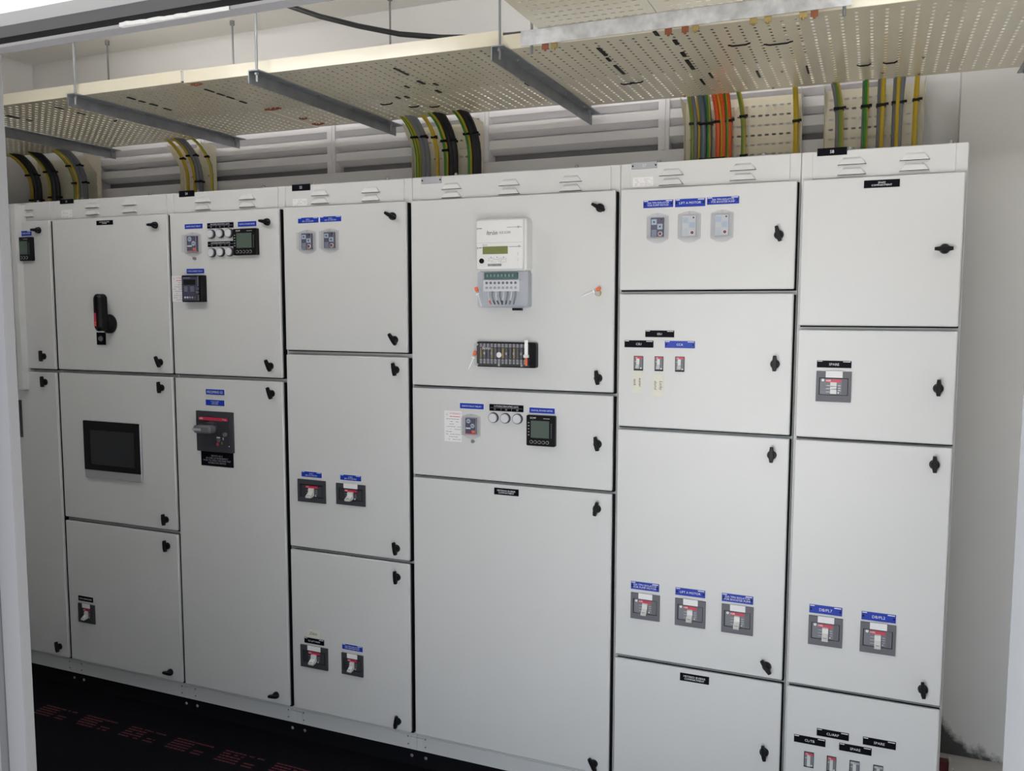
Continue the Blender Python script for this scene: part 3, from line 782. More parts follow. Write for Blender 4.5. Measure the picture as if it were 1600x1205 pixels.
m.rplate(hx-wd*0.25, hx+wd*0.22, hz-h*0.095, hz+h*0.095, F-0.060, F-0.026, 'bezel', r=0.012, b=0.006)
m.box(hx-wd*0.255, hx-wd*0.02, F-0.0605, F-0.052, hz-h*0.03, hz+h*0.03, 'silver')
m.build('rotary_handle', rb)
# rotary switch handle on cubicle S3
x, z = P(172, 506)
m = MB().disc(x, z, 0.040, DY-0.012, DY, 'black_plastic', n=32).disc(x, z, 0.038, DY-0.030, DY-0.012, 'black_plastic', r1=0.030, n=32)
rh = m.build('isolator_handle', ROOT['B'])
m = MB()
m.rplate(x-0.022, x+0.022, z-0.030, z+0.125, DY-0.068, DY-0.030, 'black_plastic', r=0.0215, b=0.008, n=6)
gr = m.build('grip', rh)
m = MB().rplate(x-0.0135, x-0.001, z-0.010, z+0.046, DY-0.0688, DY-0.066, 'breaker_red', r=0.002, b=0)
for q in (0.0, 0.010): m.box(x-0.0115, x-0.003, DY-0.0694, DY-0.068, z-0.006+q, z-0.001+q, 'orange')
m.build('position_mark', rh)
x0, x1, z0, z1 = R(151.5, 165.5, 519.5, 539)
o = MB().rplate(x0, x1, z0, z1, DY-0.002, DY, 'black_plate', r=0.001, b=0.0004).disc((x0+x1)/2, (z0+z1)/2, 0.012, DY-0.004, DY-0.002, 'bezel', n=20).build('lock_plate', ROOT['B'])
MB().disc((x0+x1)/2, (z0+z1)/2, 0.009, DY-0.010, DY-0.004, 'zinc', r1=0.008, n=16).box((x0+x1)/2-0.001, (x0+x1)/2+0.001, DY-0.0105, DY-0.009, (z0+z1)/2-0.005, (z0+z1)/2+0.005, 'print_dark').build('lock_barrel', o)
# touch screen on cubicle S3
x0, x1, z0, z1 = R(135, 223, 659, 749); wd, h = x1-x0, z1-z0; F = DY-0.012
m = MB().rplate(x0, x1, z0, z1, F, DY, 'silver', r=0.004, b=0.002)
ts = m.build('touch_screen', ROOT['B'])
m = MB().rplate(x0+0.001, x1-0.001, z0+h*0.14, z1-0.001, F-0.002, F, 'black_plastic', r=0.003, b=0.001)
m.box(x0+wd*0.13, x1-wd*0.10, F-0.0024, F-0.002, z0+h*0.24, z1-h*0.16, 'screen')
m.build('display', ts)
# ------------------------------------------------------------------ electricity meter on cubicle S6
x0, _ = P(757, 420); x1, _ = P(832, 420)
z0 = P(790, 481)[1]; z1 = P(800, 344)[1]; zs = z0+(z1-z0)*0.425; wd = x1-x0
FM = DY-0.070
m = MB().rplate(x0, x1, zs-0.004, z1, FM+0.012, DY, 'meter_white', r=0.012, b=0.006)
m.rplate(x0+0.002, x1-0.006, zs+0.002, z1-0.004, FM, FM+0.014, 'meter_white', r=0.006, b=0.002)
m.rplate(x0+0.004, x1-0.004, z0+0.004, zs-0.004, DY-0.030, DY, 'relay_grey', r=0.003, b=0.001)
me_ = m.build('energy_meter', ROOT['E'])
H = z1-zs
L = lambda a: x0+0.002+(wd-0.008)*a
ZQ = lambda a: zs+0.002+(H-0.006)*a
m = MB().box(L(0.14), L(0.68), FM-0.0008, FM, ZQ(0.31), ZQ(0.465), 'lcd_olive'); m.build('lcd', me_, smooth=False)
m = MB()
m.box(L(0), L(1), FM-0.0004, FM, ZQ(0.535), ZQ(0.54), 'silver')
m.disc(L(0.12), ZQ(0.175), 0.0085, FM-0.003, FM, 'black_plastic', n=16)
m.disc(L(0.87), ZQ(0.31), 0.006, FM-0.003, FM, 'meter_white', n=16).disc(L(0.87), ZQ(0.19), 0.006, FM-0.003, FM, 'meter_white', n=16)
rg = random.Random(3)
xx = L(0.25)
while xx < L(0.54):
    bwid = 0.0006+rg.random()*0.0016; m.box(xx, xx+bwid, FM-0.0004, FM, ZQ(0.065), ZQ(0.115), 'print_dark'); xx += bwid+0.0009
dash_rows(m, L(0.25), L(0.66), ZQ(0.135), ZQ(0.24), FM, 4, 'bezel', 0.8, 0.16, 9)
for q in (0.32, 0.45, 0.59): m.disc(L(q), ZQ(0.245), 0.0016, FM-0.0006, FM, 'print_dark', n=8)
m.box(L(0.66), L(0.97), FM-0.0004, FM, ZQ(0.835), ZQ(0.842), 'bezel').disc(L(0.90), ZQ(0.84), 0.004, FM-0.0005, FM, 'silver', n=12)
m.box(L(0.70), L(0.96), FM-0.0004, FM, ZQ(0.445), ZQ(0.453), 'bezel').disc(L(0.92), ZQ(0.455), 0.004, FM-0.0005, FM, 'silver', n=12)
m.disc(L(0.03), ZQ(0.83), 0.0035, FM-0.0005, FM, 'silver', n=12).box(L(0.06), L(0.12), FM-0.0004, FM, ZQ(0.825), ZQ(0.84), 'bezel')
m.disc(L(0.03), ZQ(0.44), 0.0035, FM-0.0005, FM, 'silver', n=12).box(L(0.06), L(0.12), FM-0.0004, FM, ZQ(0.435), ZQ(0.45), 'bezel')
m.build('meter_print', me_, smooth=False)
write(me_, 'Itrón', L(0.34), FM-0.0008, ZQ(0.735), 0.0145, 'print_dark', shear=0.2)
write(me_, 'ACE SL7000', L(0.62), FM-0.0008, ZQ(0.735), 0.0075, 'bezel', wmax=0.040)
write(me_, 'Itrón', L(0.19), FM-0.0008, ZQ(0.495), 0.006, 'print_dark', shear=0.2)
m = MB().box(x0+wd*0.12, x0+wd*0.80, FM+0.022, FM+0.030, zs-0.028, zs-0.008, 'pcb')
for j in range(8): m.box(x0+wd*(0.17+0.075*j), x0+wd*(0.20+0.075*j), FM+0.0205, FM+0.022, zs-0.022, zs-0.013, 'silver')
m.build('terminal_board', me_, smooth=False)
m = MB().box(x0+wd*0.10, x0+wd*0.84, FM+0.022, DY-0.03, zs-0.070, zs-0.032, 'meter_white')
for j in range(8):
    m.disc(x0+wd*(0.17+0.085*j), zs-0.042, 0.0045, FM+0.0205, FM+0.022, 'bezel', n=10).disc(x0+wd*(0.17+0.085*j), zs-0.058, 0.0045, FM+0.0205, FM+0.022, 'silver', n=10)
m.build('terminal_block', me_)
for j in range(8):
    xa = x0+wd*(0.18+0.08*j); xb = xa + (0.006 if j < 4 else -0.010)
    cw = 'white' if j % 2 == 0 else 'cable_grey'
    w_ = MB().tube([(xa, FM+0.034, zs-0.066), (xa, FM+0.031, zs-0.085), ((xa+xb)/2, FM+0.034, zs-0.100)], 0.0030, cw, 7)
    w_.tube([((xa+xb)/2, FM+0.034, zs-0.100), (xb, FM+0.040, zs-0.112), (xb+0.004, DY-0.004, z0+0.010)], 0.0028, ('cable_orange' if j == 0 else 'cable_blue' if j > 5 else 'cable_black'), 7)
    w_.build('wire', me_)
c = MB().rplate(x0+0.001, x1-0.001, z0, zs-0.003, FM+0.006, DY-0.0008, 'clear_blue', r=0.010, b=0.005)
c.build('terminal_cover', me_)
MB().box(x1-wd*0.26, x1-wd*0.08, FM+0.004, FM+0.02, z0-0.009, z0-0.0005, 'black_plastic').build('cover_clip', me_, smooth=False)
def seal(parent, x, y, z, ang, strip=True):
    s = MB(); l = 0.014
    s.rplate(-0.004, 0.012, -0.0055, 0.0055, -0.006, 0.0, 'orange', r=0.002, b=0.001)
    s.rplate(-0.010, -0.004, -0.0045, 0.0045, -0.005, 0.0, 'clear_cover', r=0.001, b=0)
    s.rplate(-0.014, -0.010, -0.006, 0.006, -0.005, 0.0, 'seal_white', r=0.001, b=0)
    s.tube([(-0.014,-0.003,0),(-0.035,-0.006,0),(-0.056,-0.010,0)], 0.0018, 'seal_white', 6)
    return link('wire_seal', s.mesh('wire_seal', (0,0,0)), parent, (x,y,z), ang)
seal(me_, x0-0.004, FM+0.02, z0+0.058, math.radians(-110))
# terminal box below it
x0, _ = P(749, 552); x1, _ = P(841, 552); z0 = P(795, 573.5)[1]; z1 = P(795, 534.5)[1]; wd, h = x1-x0, z1-z0
F = DY-0.030
m = MB().rplate(x0, x1, z0, z1, F+0.006, DY, 'black_plastic', r=0.006, b=0.003)
tb = m.build('terminal_box', ROOT['E'])
for j in range(13):
    xx = x0+wd*(0.09+0.062*j)
    s = MB()
    for a, c2 in ((0.80,0.93),(0.14,0.32)):
        s.box(xx-0.0035, xx+0.0035, F-0.001, F+0.006, z0+h*a, z0+h*c2, 'silver').disc(xx, z0+h*(a+c2)/2, 0.0032, F-0.003, F-0.001, 'zinc', n=8)
    s.box(xx-0.0022, xx+0.0022, F, F+0.006, z0+h*0.36, z0+h*0.76, 'bezel' if j % 3 else 'brass')
    if j % 2: s.box(xx-0.003, xx+0.003, F-0.0015, F, z0+h*0.50, z0+h*0.60, 'silver')
    s.build('terminal', tb, smooth=False)
c = MB().rplate(x0-0.002, x1-wd*0.10, z0+h*0.05, z1-h*0.05, F-0.010, F+0.0055, 'clear_cover', r=0.003, b=0.002); c.build('clear_cover', tb)
for q in (0.05, 0.42, 0.80):
    for zz in (z0+h*0.10, z1-h*0.10): MB().disc(x0+wd*q, zz, 0.004, F-0.0115, F-0.010, 'silver', n=10).build('cover_screw', tb)
MB().disc(x0+wd*0.42, z0+h*0.50, 0.0095, F-0.0106, F-0.010, 'paper', n=18).build('round_sticker', tb)
write(tb, 'bono', x0+wd*0.20, F-0.0105, z0+h*0.76, h*0.13, 'print_white', shear=0.3)
seal(tb, x0-0.003, F, z0+h*0.5, math.radians(-70))
s = MB().rplate(x0+wd*0.855, x0+wd*0.905, z0+h*0.52, z1+h*0.10, F-0.016, F-0.011, 'seal_white', r=0.002, b=0.001).rplate(x0+wd*0.84, x0+wd*0.92, z0+h*0.42, z0+h*0.54, F-0.018, F-0.0105, 'meter_white', r=0.002, b=0.001)
s.rplate(x0+wd*0.862, x0+wd*0.898, z0+h*0.10, z0+h*0.42, F-0.015, F-0.0105, 'orange', r=0.002, b=0.001).build('wire_seal', tb)
x, z = P(935, 458)
o = MB().disc(x, z, 0.010, DY-0.010, DY, 'brass', n=18).disc(x, z, 0.0075, DY-0.013, DY-0.010, 'silver', n=18).build('seal_stud', ROOT['E'])
seal(o, x, DY-0.012, z+0.011, math.radians(-24))

# ================================================================== CABLE TRAYS
def slot_sheet(m, u0, u1, v0, v1, pu, pv, su, sv, f, mt, margin_u=0.02, margin_v=0.02):
    """perforated sheet: f(u, v) -> point; slots of size su x sv on a pitch of pu x pv"""
    nu = max(1, int((u1-u0-2*margin_u)/pu)); nv = max(1, int((v1-v0-2*margin_v)/pv))
    a0 = (u0+u1-nu*pu)/2; b0 = (v0+v1-nv*pv)/2; a1 = a0+nu*pu; b1 = b0+nv*pv
    def quad(a, b_, c, d):
        m.add([f(a,c), f(b_,c), f(b_,d), f(a,d)], [(0,1,2,3)], mt)
    quad(u0, u1, v0, b0); quad(u0, u1, b1, v1); quad(u0, a0, b0, b1); quad(a1, u1, b0, b1)
    hu, hv = su/2, sv/2; c = min(hu, hv)*0.6
    oct_ = [(hu,-hv+c),(hu,hv-c),(hu-c,hv),(-hu+c,hv),(-hu,hv-c),(-hu,-hv+c),(-hu+c,-hv),(hu-c,-hv)]
    out = [(pu/2,-pv/2),(pu/2,pv/2),(pu/2,pv/2),(-pu/2,pv/2),(-pu/2,pv/2),(-pu/2,-pv/2),(-pu/2,-pv/2),(pu/2,-pv/2)]
    k = m.mi(mt)
    for i in range(nu):
        for j in range(nv):
            cu_, cv = a0+(i+0.5)*pu, b0+(j+0.5)*pv
            q = len(m.v)
            for dx, dz in oct_: m.v.append(f(cu_+dx, cv+dz))
            for dx, dz in ((pu/2,-pv/2),(pu/2,pv/2),(-pu/2,pv/2),(-pu/2,-pv/2)): m.v.append(f(cu_+dx, cv+dz))
            A, B, C_, D = q+8, q+9, q+10, q+11
            for fc in ([A,B,q+1,q], [B,q+2,q+1], [B,C_,q+3,q+2], [C_,q+4,q+3], [C_,D,q+5,q+4], [D,q+6,q+5], [D,A,q+7,q+6], [A,q,q+7]):
                m.f.append(fc); m.m.append(k)
def thin(o, t=0.0016):
    md = o.modifiers.new('sheet', 'SOLIDIFY'); md.thickness = t; md.offset = 0
    return o
def htray(label, x0, x1, y0, y1, z, dy=0.0, h=0.045, pu=0.0405, pv=0.0315, su=0.0095, sv=0.0155, ends=(), sides=True):
    m = MB()
    g = lambda x, y: (x, y + dy*(x-(x0+x1)/2), z)
    slot_sheet(m, x0, x1, y0, y1, pu, pv, su, sv, g, 'tray')
    if sides:
        for yy, s in ((y0, 1), (y1, -1)):
            a, c = g(x0, yy), g(x1, yy)
            m.add([a, c, (c[0],c[1],z+h), (a[0],a[1],z+h)], [(0,1,2,3)], 'tray')
            m.add([(a[0],a[1],z+h), (c[0],c[1],z+h), (c[0],c[1]+s*0.012,z+h), (a[0],a[1]+s*0.012,z+h)], [(0,1,2,3)], 'tray')
    for xx in ends:
        a, c = g(xx, y0), g(xx, y1)
        m.add([a, c, (c[0],c[1],z+h), (a[0],a[1],z+h)], [(0,1,2,3)], 'tray')
    o = thin(m.build('cable_tray', smooth=False))
    return tag(o, label, 'cable tray', 'perforated cream cable trays')
TZ, TR = 2.600, 2.580
T1 = htray('cream perforated cable tray hanging at far left, above the cubicle tagged S3', -4.62, -2.485, -0.068, 0.825, TZ, 0.0)
T2 = htray('cream perforated cable tray hanging in the middle of the row, above cubicle S5', -2.480, -1.155, -0.045, 0.822, TZ, 0.018)
T3 = htray('widest lit cream perforated tray at the right, behind the mottled steel angle', -1.150, 0.95, -0.030, 0.818, TR, 0.012)
T4 = htray('cream perforated tray running toward the doorway, left of its neighbour, on the steel angle', -1.005, -0.630, -1.75, -0.062, 2.614, 0.0, pu=0.0275, pv=0.038, su=0.016, sv=0.007, sides=False, ends=(-1.005, -0.630))
T5 = htray('cream perforated tray running toward the doorway, on the steel angle, right of the seam', -0.627, -0.12, -1.75, -0.062, 2.614, 0.0, pu=0.0275, pv=0.038, su=0.016, sv=0.007, sides=False, ends=(-0.627, -0.12))
# tray joint plates and copper earth bonds (parts)
def bond(parent, x, y, z, n, along=0.012):
    for i in range(n):
        MB().disc(0,0,0.004,-0.004,0,'copper',n=8)
        xx = x + i*along
        MB().vcyl(xx, y+random.uniform(-.006,.006), 0.0045, z-0.008, z-0.0008, 'copper', 8).build('bond_bolt', parent)
    MB().tube([(x, y, z-0.005), (x+n*along*0.5, y-0.004, z-0.010), (x+n*along, y, z-0.005)], 0.003, 'copper', 6).build('bond_strap', parent)
for (px, py, n, pr) in ((300,131,4,T1),(415,170,7,T2),(470,184,3,T2),(490,193,5,T2)):
    d = _fw + _rt*((px-800)/FPX) - _up*((py-602.5)/FPX); q = CAM + d*((TZ-CAM.z)/d.z)
    bond(pr, q.x, q.y, TZ, n)
def tie_mark(parent, px, py, ln, z, along='y', w=0.006):
    d = _fw + _rt*((px-800)/FPX) - _up*((py-602.5)/FPX); q = CAM + d*((z-CAM.z)/d.z)
    if along == 'y': MB().box(q.x-w/2, q.x+w/2, q.y-ln/2, q.y+ln/2, z-0.004, z-0.0008, 'black_plastic').build('cable_tie', parent, smooth=False)
    else: MB().tube([(q.x-ln/2,q.y,z-0.001),(q.x-ln*0.3,q.y,z-0.006),(q.x+ln*0.3,q.y,z-0.006),(q.x+ln/2,q.y,z-0.001)], 0.0028, 'black_plastic', 6).build('cable_tie', parent)
for (px,py,ln,al,w) in ((20,182,.06,'y',.02),(93,168,.04,'y',.014),(127,177,.04,'y',.012),(180,187,.02,'x',.03),(205,153,.04,'y',.012),(222,158,.03,'y',.012),(240,163,.04,'y',.012),(262,170,.04,'y',.012),(327,141,.05,'y',.01),(345,147,.04,'y',.01),(360,152,.04,'y',.01),(380,159,.04,'y',.01),(46,187,.03,'y',.01)):
    tie_mark(T1, px, py, ln, TZ, al, w)
for (px,py,ln,al,w) in ((627,111,.10,'y',.010),(658,128,.05,'y',.014),(681,131,.03,'y',.012),(685,142,.04,'y',.014),(636,135,.03,'y',.01),(604,161,.06,'x',.01),(647,165,.05,'x',.01),(679,165,.05,'x',.01),(622,152,.03,'y',.01),(636,151,.03,'y',.012),(778,95,.10,'y',.009),(809,119,.04,'y',.01),(816,124,.03,'y',.01),(824,131,.04,'y',.01)):
    tie_mark(T2, px, py, ln, TZ, al, w)
for (px,py,ln,al,w) in ((941,80,.09,'y',.012),(951,92,.04,'y',.010),(968,108,.12,'y',.011),(1056,65,.05,'y',.012),(1068,84,.05,'y',.013),(1076,97,.07,'y',.013),(1082,105,.04,'y',.013),(1025,51,.04,'y',.012),(980,129,.05,'x',.01),(995,127,.05,'x',.01),(1111,117,.07,'y',.008),(1098,127,.08,'y',.008),(1185,115,.09,'y',.008),(1155,68,.07,'x',.01),(1216,66,.09,'x',.01),(1262,108,.10,'y',.006),(1350,100,.045,'x',.01),(1391,96,.045,'x',.01)):
    tie_mark(T3, px, py, ln, TR, al, w)
for (px, py) in ((1208,136),(1222,110),(1303,128),(1379,112),(1443,88),(1436,114),(1070,149)):
    d = _fw + _rt*((px-800)/FPX) - _up*((py-602.5)/FPX); q = CAM + d*((TR-CAM.z)/d.z)
    MB().vcyl(q.x, q.y, 0.006, TR-0.004, TR-0.0008, 'brass', 10).vcyl(q.x, q.y, 0.0035, TR-0.007, TR-0.004, 'bezel', 8).build('tray_bolt', T3)

# hangers: angle under the tray, two threaded rods to the ceiling, nuts
def hanger(label, x, y0, y1, z, yr0, yr1, flip=1, lean=0.0):
    t = thing('tray_hanger', label, 'tray hanger', (x, (y0+y1)/2, z), 'steel hangers carrying the cable trays')
    s = flip
    prof = [(0,0),(0.044*s,0),(0.044*s,-0.004),(0.004*s,-0.004),(0.004*s,-0.046),(0,-0.046)]
    m = MB(); n = len(prof)
    v = [(x+a,y0,z+c) for a,c in prof] + [(x+a+lean,y1,z+c) for a,c in prof]
    m.add(v, [tuple(range(n)), tuple(reversed(range(n,2*n)))] + [(i,(i+1)%n,n+(i+1)%n,n+i) for i in range(n)], 'galv_dark')
    m.build('angle_bar', t, smooth=False)
    for yr in (yr0, yr1):
        xx = x+0.022*s + lean*((yr-y0)/(y1-y0))
        MB().vcyl(xx, yr, 0.0048, z-0.040, ZC-0.001, 'zinc', 8).build('threaded_rod', t)
        MB().vcyl(xx, yr, 0.012, z-0.006, z-0.0041, 'zinc', 12).vcyl(xx, yr, 0.009, z-0.014, z-0.006, 'zinc', 6).build('nut', t)
        MB().vcyl(xx, yr, 0.012, ZC-0.022, ZC-0.0005, 'zinc', 10).build('ceiling_anchor', t)
    for q in (0.16, 0.38, 0.62, 0.84):
        yy = y0+(y1-y0)*q
        MB().vcyl(x+0.024*s+lean*q, yy, 0.006, z-0.008, z-0.0041, 'zinc', 8).build('bolt', t)
hanger('steel angle hanger with threaded rods, leftmost, crossing the door jamb', -3.885, -0.11, 0.905, TZ-0.001, -0.088, 0.86)
hanger('steel angle hanger with threaded rods, second from the left, above cubicle S4', -3.040, -0.11, 0.915, TZ-0.001, -0.088, 0.86)
hanger('steel angle hanger with threaded rods, above the cubicle tagged S5', -2.130, -0.11, 0.935, TZ-0.001, -0.088, 0.86)
hanger('steel angle hanger with threaded rods, below the left end of the mottled angle', -1.168, -0.10, 0.965, TR-0.001, -0.078, 0.88)
hanger('steel angle hanger cut off by the right edge of the picture', 0.480, -0.10, 0.90, TR-0.001, -0.07, 0.86, flip=-1)
# mottled galvanised angle carrying the two trays that run to the doorway
t = thing('support_angle', 'long mottled galvanised steel angle carrying trays that run to the doorway', 'steel angle', (-0.575, -0.09, 2.566))
MB().box(-1.063, -0.088, -0.1025, -0.098, 2.565, 2.612, 'galv_white').box(-1.063, -0.088, -0.098, -0.060, 2.608, 2.612, 'galv_white').build('angle_bar', t, smooth=False)
for xx in (-1.035, -0.108):
    MB().vcyl(xx, -0.080, 0.0048, 2.545, ZC-0.001, 'zinc', 8).build('threaded_rod', t)
    MB().vcyl(xx, -0.080, 0.011, 2.612, 2.614, 'zinc', 12).vcyl(xx, -0.080, 0.009, 2.598, 2.6075, 'zinc', 6).build('nut', t)
for px_, mt in ((-0.985,'copper'),(-0.955,'brass'),(-0.595,'copper'),(-0.545,'copper'),(-0.515,'brass'),(-0.35,'brass'),(-0.31,'brass'),(-0.185,'copper'),(-0.215,'brass')):
    MB().box(px_-0.010, px_+0.010, -0.094, -0.088, 2.550, 2.6075, mt).vcyl(px_, -0.091, 0.004, 2.545, 2.553, mt, 8).build('earth_clamp', t)

# ------------------------------------------------------------------ perforated drops behind the cubicles
YD = 0.952
def drop(label, l, r, py=250, zt=2.585, fl=0.028):
    x0 = P(l, py, YD)[0]; x1 = P(r, py, YD)[0]
    m = MB()
    def f(u, v):
        return (u, YD, v)
    slot_sheet(m, x0, x1, 2.02, zt, 0.0275, 0.038, 0.016, 0.0072, f, 'tray', 0.006, 0.01)
    zk = zt-0.10
    for xx in (x0, x1):
        m.add([(xx,YD,2.02),(xx,YD-fl,2.02),(xx,YD-fl,zk),(xx,YD,zk)], [(0,1,2,3)], 'tray')
        m.add([(xx,YD,zk),(xx,YD-fl,zk),(xx,YD-fl-0.09,zt),(xx,YD,zt)], [(0,1,2,3)], 'tray')
    # bonnet: inclined sheet from the drop forward to the tray
    o = thin(m.build('cable_drop', smooth=False))
    tag(o, label, 'cable tray', 'perforated cream drops behind the cubicles')
    return x0, x1
drop('cream perforated vertical drop with black cables at the far left corner', 58, 157)
drop('narrow cream perforated vertical drop with yellow cables above cubicle S4', 287, 338)
drop('cream perforated vertical drop with black and striped cables above cubicle S6', 648, 755)
drop('wide cream perforated vertical drop with the orange cables above cubicle S7', 1071, 1253, 215)
drop('rightmost cream perforated vertical drop above the cubicle tagged S8', 1288, 1442, 200)

# ------------------------------------------------------------------ cables
YC = 0.915
STR = {'yellow': 'cable_yellow', 'black': 'cable_black', 'grey': 'cable_grey', 'blue grey': 'cable_blue', 'orange': 'cable_orange',
       'green and yellow': ['cable_green']*5+['cable_yellow']*3+['cable_green']*2, 'pale green and yellow': ['cable_lime']*5+['cable_yellow']*2+['cable_lime']*3,
       'yellow and green': ['cable_yellow']*6+['cable_green']*4}
def curve_pts(x, yy, top, slant, z0=2.02):
    """straight rise, then a forward bend over the back edge of the tray"""
    pts = [(x, yy, z0), (x, yy, 2.30)]
    R_ = 0.20; zc = 2.415
    for k in range(9):
        a = math.radians(k*9.5)
        pts.append((x+slant*(k/8.0)**2, yy-R_*(1-math.cos(a)), zc+R_*math.sin(a)))
    x_, y_, z_ = pts[-1]
    pts += [(x_, y_-0.03, z_+0.020), (x_, y_-0.09, 2.650), (x_, 0.52, 2.650)]
    return pts
ORD = ['first','second','third','fourth','fifth','sixth','seventh','eighth','ninth','tenth','eleventh','twelfth']
def run(place, items, ties, py, grp, seed=0):
    objs = []
    for i, (px, col, r, slant, dyy) in enumerate(items):
        yy = YC - dyy
        x = P(px, py, yy)[0]
        m = MB().tube(curve_pts(x, yy, 0, slant), r, STR[col], 10, phase=math.radians(120))
        o = m.build('cable')
        tag(o, '%s cable, %s from left on the drop %s' % (col, ORD[i], place), 'cable', grp)
        objs.append((o, x, yy, r, slant))
    for (i0, i1, zt) in ties:
        o, xa, ya, ra, sl = objs[i0]; xb, yb, rb = objs[i1][1], objs[i1][2], objs[i1][3]
        k = max(0.0, (zt-2.415)/0.20); fo = 0.20*(1-math.cos(math.asin(min(1, k)))); sh = sl*min(1,(math.degrees(math.asin(min(1,k)))/76))**2
        yf = min(ya-ra, yb-rb)-fo-0.0035; yk = max(ya+ra, yb+rb)-fo+0.003
        m = MB().rplate(xa-ra-0.003+sh, xb+rb+0.003+sh, zt-0.005, zt+0.005, yf, yk, 'black_plastic', r=0.002, b=0.001)
        m.box(xb+rb+0.001+sh, xb+rb+0.012+sh, yf, yf+0.004, zt-0.003, zt+0.006, 'black_plastic')
        m.build('cable_tie', o, smooth=False)
run('at the far left corner', [(51,'yellow',.010,-.005,.0),(57,'black',.013,0,.012),(63,'black',.013,0,.0),(80,'yellow and green',.009,0,.0),(86,'black',.014,0,.012),(92,'black',.012,0,.0),
    (118,'green and yellow',.008,0,.0),(124,'yellow and green',.008,0,.012),(129,'grey',.012,0,.008),(135,'grey',.012,0,.0)],
    [(0,2,2.36),(0,2,2.50),(3,5,2.37),(3,5,2.51),(6,9,2.44),(6,9,2.53)], 310, 'cables dropping at the far left corner')
run('above cubicle S4', [(294,'yellow',.009,-.01,.0),(305,'yellow',.008,-.01,.0),(310,'grey',.010,-.01,.008),(315,'grey',.010,-.01,.0),(332,'yellow and green',.007,-.02,.0)],
    [(2,3,2.40),(1,3,2.53),(0,0,2.52),(4,4,2.52)], 297, 'cables dropping above cubicle S4')
run('above cubicle S6', [(652,'green and yellow',.007,-.01,.010),(656,'green and yellow',.009,-.01,.0),(663,'grey',.012,-.01,.008),(669,'grey',.012,-.01,.0),(684,'yellow',.009,-.01,.0),(698,'green and yellow',.012,-.01,.008),
    (706,'black',.014,-.01,.010),(712,'black',.013,-.01,.0),(735,'green and yellow',.012,-.01,.008),(743,'black',.014,-.01,.008),(748,'black',.013,-.01,.0)],
    [(0,3,2.525),(0,3,2.335),(4,4,2.52),(5,7,2.50),(5,5,2.46),(8,10,2.52),(5,7,2.325),(8,10,2.325)], 272, 'cables dropping above cubicle S6')
run('above cubicle S7', [(1082,'pale green and yellow',.009,0,.0),(1087,'grey',.008,0,.008),(1092,'yellow and green',.006,.01,.0),(1099,'blue grey',.013,0,.004),(1107,'green and yellow',.007,.01,.010),(1108,'blue grey',.011,0,.0),
    (1122,'orange',.011,-.01,.0),(1127,'yellow',.004,-.01,.014),(1131,'orange',.012,-.005,.004),(1136,'green and yellow',.005,0,.016),(1139,'orange',.011,0,.0),(1161,'pale green and yellow',.009,-.02,.008)],
    [(0,2,2.49),(3,5,2.485),(6,10,2.49),(3,5,2.345),(6,7,2.345),(11,11,2.50),(11,11,2.35)], 242, 'cables dropping above cubicle S7')
run('above cubicle S8', [(1243,'yellow',.010,0,.0),(1308,'grey',.009,-.03,.0),(1313,'pale green and yellow',.009,-.03,.010),(1349,'grey',.010,0,.0),(1351,'green and yellow',.009,0,.012),(1373,'grey',.011,0,.0),
    (1377,'yellow and green',.008,0,.014),(1397,'grey',.012,0,.0),(1400,'yellow and green',.007,0,.016),(1404,'grey',.010,.01,.004),(1428,'yellow and green',.009,0,.0)],
    [(0,0,2.47),(1,2,2.50),(3,4,2.50),(5,6,2.50),(7,9,2.505),(10,10,2.51)], 224, 'cables dropping above cubicle S8')
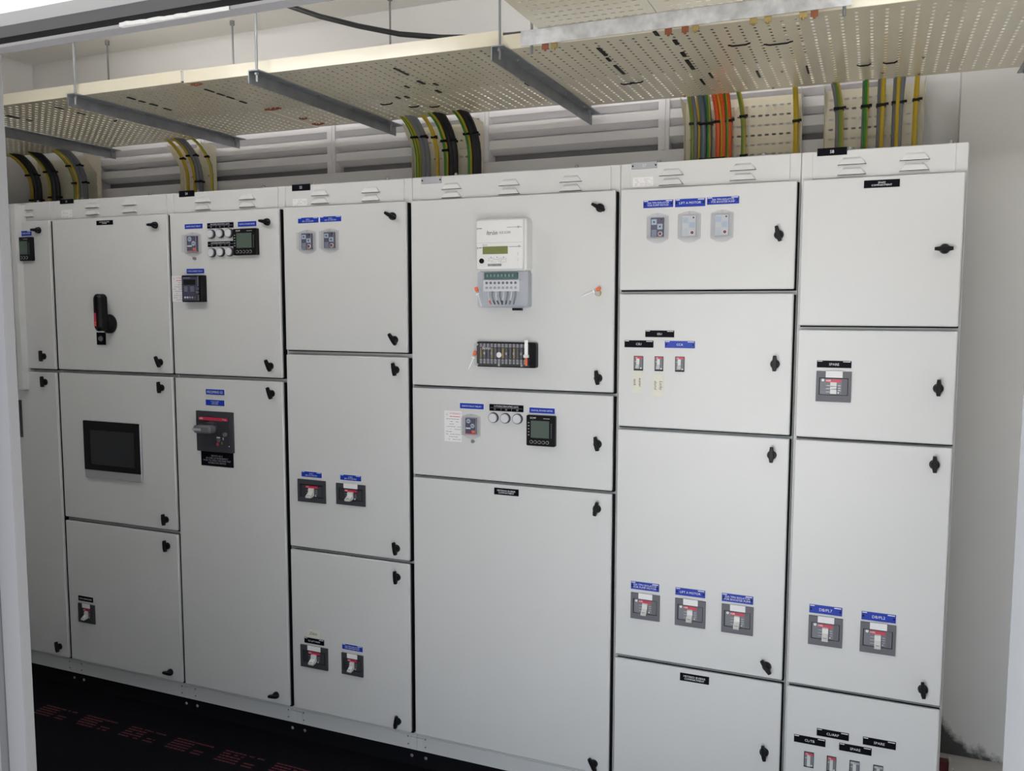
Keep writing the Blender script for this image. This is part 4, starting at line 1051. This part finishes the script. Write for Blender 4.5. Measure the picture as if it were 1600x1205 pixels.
# black cables lying side by side in the trays; they darken the slots seen from below
for k in range(15):
    yy = 0.005 + k*0.031
    pts = [(-3.25+0.1*(k%3), yy, TZ+0.0145), (-2.5, yy, TZ+0.0145), (-1.35, yy+0.004, TZ+0.0145), (-1.0, yy+0.012, TR+0.030), (-0.7, yy+0.012, TR+0.0150), (-0.24-0.05*(k%4), yy+0.014, TR+0.0150)]
    tag(MB().tube(pts, 0.0135, 'cable_black', 8).build('tray_cable'), 'black cable lying along the main trays, glimpsed only through their slots', 'cable', 'black cables lying along the main trays')
for k in range(14):
    xx = -0.965 + k*0.0272 + (0.022 if k > 11 else 0)
    tag(MB().tube([(xx, -1.72, 2.629), (xx, -0.9, 2.629), (xx, -0.075, 2.629)], 0.0125, 'cable_black', 8).build('tray_cable'), 'black cable lying in the trays toward the doorway, glimpsed only through slots', 'cable', 'black cables lying in the doorway trays')
# slack black cable slung under the ceiling
pts = []
ctl = [(-2.72,0.5,3.165),(-2.60,0.5,3.125),(-2.423,0.5,3.058),(-2.24,0.5,2.985),(-2.048,0.5,2.922),(-1.85,0.5,2.866),(-1.656,0.5,2.830),(-1.50,0.5,2.812),(-1.347,0.5,2.803),(-1.15,0.5,2.800),(-0.95,0.5,2.812),(-0.70,0.5,2.85),(-0.4,0.5,2.95),(-0.1,0.5,3.10),(0.0,0.5,3.165)]
tag(MB().tube(ctl, 0.011, 'cable_black', 10).build('slack_cable'), 'thick black cable slung loosely below the ceiling', 'cable')

# ================================================================== FLOOR
ml = MB().box(-4.5, 0.20, -1.15, 0.0415, 0.0, 0.006, 'floor_mat')
mo = tag(ml.build('rubber_mat', smooth=False), 'black rubber insulating mat with red print in front of the cubicles', 'rubber mat')
for i in range(8):
    q = MB(); x = -3.28 + i*0.247
    dash_rows(q, 0, 0.105, 0, 0.085, 0, 5, 'mat_red', 0.95, 0.42, 20+i)
    dash_rows(q, 0.105, 0.19, 0.066, 0.085, 0, 1, 'mat_red', 0.8, 0.4, 40+i)
    dash_rows(q, 0.13, 0.18, 0.0, 0.036, 0, 2, 'mat_red', 0.95, 0.4, 60+i)
    q.v = [(a+x, c-0.225, 0.0063+(-b_)*0.5) for a, b_, c in q.v]
    q.build('red_print', mo, smooth=False)['kind'] = 'stuff'
# red offcut beside the wall
t = MB().rplate(0.285, 0.318, 0.0, 0.040, 0.79, 0.82, 'relay_knob', r=0.003, b=0.002).box(0.318, 0.326, 0.785, 0.82, 0.0, 0.048, 'tape').box(0.328, 0.335, 0.78, 0.80, 0.0, 0.018, 'white')
tag(t.build('red_clamp'), 'small dark red clamp lying on the floor by the mouldy wall', 'clamp')
